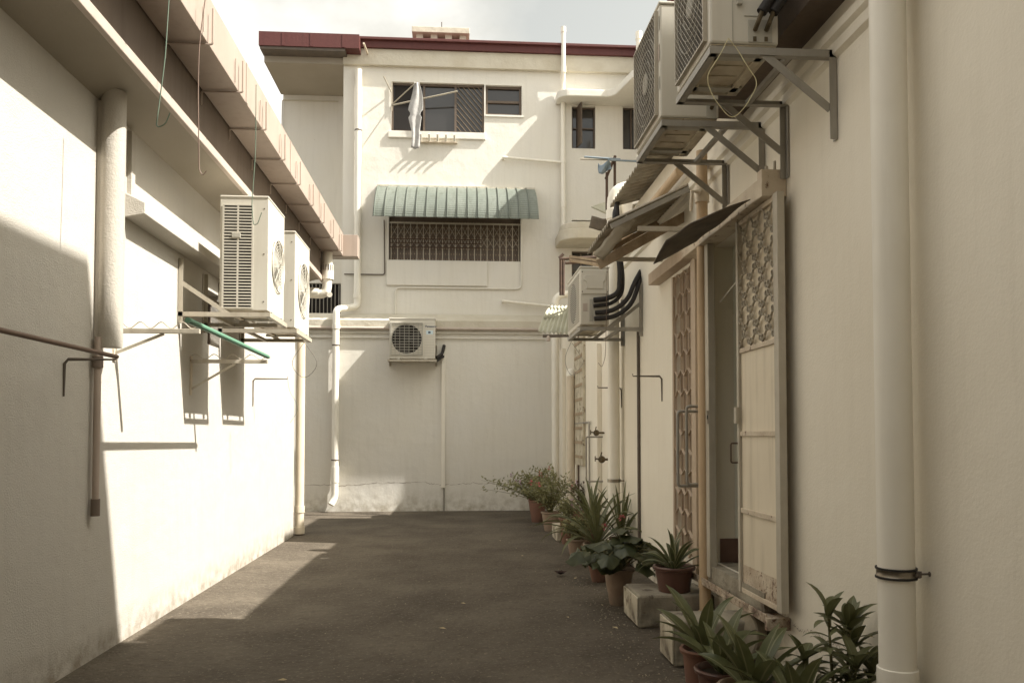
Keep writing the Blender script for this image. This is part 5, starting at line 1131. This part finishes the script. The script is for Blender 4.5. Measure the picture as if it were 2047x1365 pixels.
# lily stems
def lily(c, h, lab, seed, stems):
    rr = random.Random(seed); c = Vector((c[0], c[1], 0)); t = thing('potted_plant', c, lab, 'potted plant', GP); pot(t, c, .14, .22, 'terra')
    ms, ml = MB(), MB()
    for (dx, dy_, hh_, whorl) in stems:
        a = c+Vector((dx*.3,dy_*.3,.2)); e = c+Vector((dx,dy_,hh_)); ms.tube([a, a.lerp(e,.5)+Vector((dx*.1,0,0)), e], [.009,.008,.006], 7)
        for k in range(13):
            s = .3+.7*k/13; p = a.lerp(e, s); az = k*2.399; strap(ml, p, az,   .15*rr.uniform(.8,1.2), .036, R(rr.uniform(15,45)), R(rr.uniform(40,90)), .15, 6)
        for k in range(whorl): strap(ml, e, k*2.399, .18*rr.uniform(.8,1.15), .058, R(rr.uniform(30,75)), R(rr.uniform(20,60)), .2, 7)
    ms.build('stems', M['stem'], t); ml.build('leaves', M['leaf_lily'], t)
cl0 = GY_(1672, 3.95, 0); cl0 = (min(cl0[0], XR-.22), cl0[1])
lily(cl0, .7, 'tall lily like plant with whorled pointed leaves beside the white downpipe', 21, [(-.05,.0,.68,4),(.05,-.02,.62,12),(-.16,.05,.45,6),(.10,.05,.50,7),(.02,-.14,.46,7),(.12,-.10,.42,7)])
# brown pot on the far step
pp = at(1351, 1212, pC.y+.12); strap_plant((pp.x, pp.y+.05), .165, .215, 'maroon', 22, .40, .046, 'leaf_edge', 'variegated plant in a glazed brown pot standing on the farther step', 31, (15,88), (30,110), z0=zC_+.002, rim=.022, taper=.78)
# slim pot with broad leaves
c = G(1237, 1212); broad((c[0]+.02, c[1]+.1), .14, .34, 'terrapale', 44, 'dark broad leaved plant spilling over a slim faded terracotta pot', 41, spread=.40, hgt=.42, ls=.21)
c = G(1200, 1165); broad((c[0]+.0, c[1]+.1), .12, .22, 'terra', 20, 'low dark broad leaved plant left of the slim faded pot', 42, spread=.24, hgt=.22, ls=.17)
# long crinum-like strap plants
c = G(1178, 1135); strap_plant((c[0]+.12, c[1]+.15), .16, .28, 'terrapale', 32, .92, .055, 'leaf_lily', 'large arching strap leaved lily with pink flowers in a pale pot', 51, (25,82), (50,120), flowers=[(.28,-.15,.32),(.05,-.2,.22),(.55,.1,.22)])
c = G(1160, 1110); strap_plant((c[0]+.25, c[1]+.55), .16, .34, 'terra', 26, .85, .052, 'leaf_strap', 'dark strap leaved clump behind the pink flowered lily', 52, (25,80), (40,110))
c = G(1205, 1140); strap_plant((c[0]+.30, c[1]+.35), .14, .34, 'terra', 12, .80, .045, 'leaf_strap', 'upright strap leaved plant against the right wall near the dark conduit', 53, (50,85), (15,60))
c = G(1140, 1112); bush((c[0]+.1, c[1]+.1), .13, .22, 'terrapale', .28, .42, 36, 22, .06, 'leaf_small', 'bushy pale small leaved plant beside the whitewashed block', 61)
c = G(1122, 1090); bush((c[0]+.12, c[1]+.2), .12, .38, 'terra', .24, .34, 24, 15, .06, 'leaf_small', 'bushy small leaved plant with mauve flowers on the whitewashed block', 62, flo='mauve', nflo=5)
c = G(1130, 1065); bush((c[0]+.35, c[1]+.4), .20, .34, 'terra', .22, .62, 16, 20, .07, 'leaf_red', 'spindly reddish leaved plant in a wide terracotta pot', 63, flo='mauve', nflo=6, taper=.8)
c = G(1097, 1062); bush((c[0]+.05, c[1]+.1), .16, .32, 'terrapale', .50, .95, 34, 24, .075, 'leaf_small', 'tall airy flowering shrub in a pale pot near the far end of the alley', 64, flo='pink', nflo=5)
c = G(1078, 1046); bush((c[0]+.0, c[1]+.3), .16, .40, 'terra', .66, .62, 32, 24, .075, 'leaf_small', 'sprawling shrub with pink blooms reaching left at the far end of the right wall', 65, lean=(-.38,0), flo='mauve', nflo=8)
c = G(1070, 1035); bush((c[0]+.1, c[1]+.9), .17, .42, 'terra', .45, .70, 24, 20, .075, 'leaf_small', 'farthest leafy shrub in a reddish pot by the rear wall', 66, flo='pink', nflo=4)
# leaves on the ground
GL = 'fallen leaves on the asphalt'
lv = [(925,1205,'pale fallen leaf alone in the middle of the asphalt'),(885,1255,'faint scrap of leaf near the centre of the lane'),(1150,1155,'pale curled leaf on the asphalt just right of the dark withered one'),(1135,1233,'tiny pale leaf on the asphalt left of the farther step'),(1000,1080,'thin pale leaf far down the lane'),(1045,1110,'small pale leaf on the asphalt left of the bushy plants'),(1230,1254,'narrow dry leaf on the asphalt near the farther step'),(565,1358,'dry twig like leaf at the bottom edge of the photo'),(1203,1208,'dry leaf at the foot of the broad leaved plant')]
for px, py, lab in lv:
    p = onZ(px, py, .012); mb = MB(); a_ = rnd.uniform(0, 6); d = Vector((math.cos(a_), math.sin(a_), .08)); leaflet(mb, p-d*.03, d, Vector((.2,-.3,1)), rnd.uniform(.05,.09), rnd.uniform(.02,.035)); tag(mb.build('fallen_leaf', M['dryleaf'], org=p), lab, 'leaf', GL)
p = onZ(1120,1148,.02); mb = MB()
for a_ in (0,1.2,2.6,4,5): leaflet(mb, p, Vector((math.cos(a_),math.sin(a_),.5)), Vector((.2,-.3,1)), .09, .07)
tag(mb.build('fallen_leaf', M['darkleaf'], org=p), 'dark withered leaf curled up on the asphalt left of the pots', 'leaf', GL)
# small grit along the right edge of the lane
rr = random.Random(5); mb = MB()
for i in range(480):
    y = rr.uniform(3.6, 9); x = 1.35+abs(rr.gauss(0,.18))-.25*rr.random(); s = rr.uniform(.0015,.0045)
    if x > 2.1: continue
    if i % 3 == 0: x = rr.uniform(-2.3, 1.3); y = rr.uniform(3.6, 12); s *= .8
    mb.obox((x,y,s*.5),(s,s*.4,0),(-s*.3,s,0),(0,s*.2,s*.8))
tag(mb.build('grit', M['stone']), 'pale grit scattered along the edge of the lane by the steps', 'grit', kind='stuff')
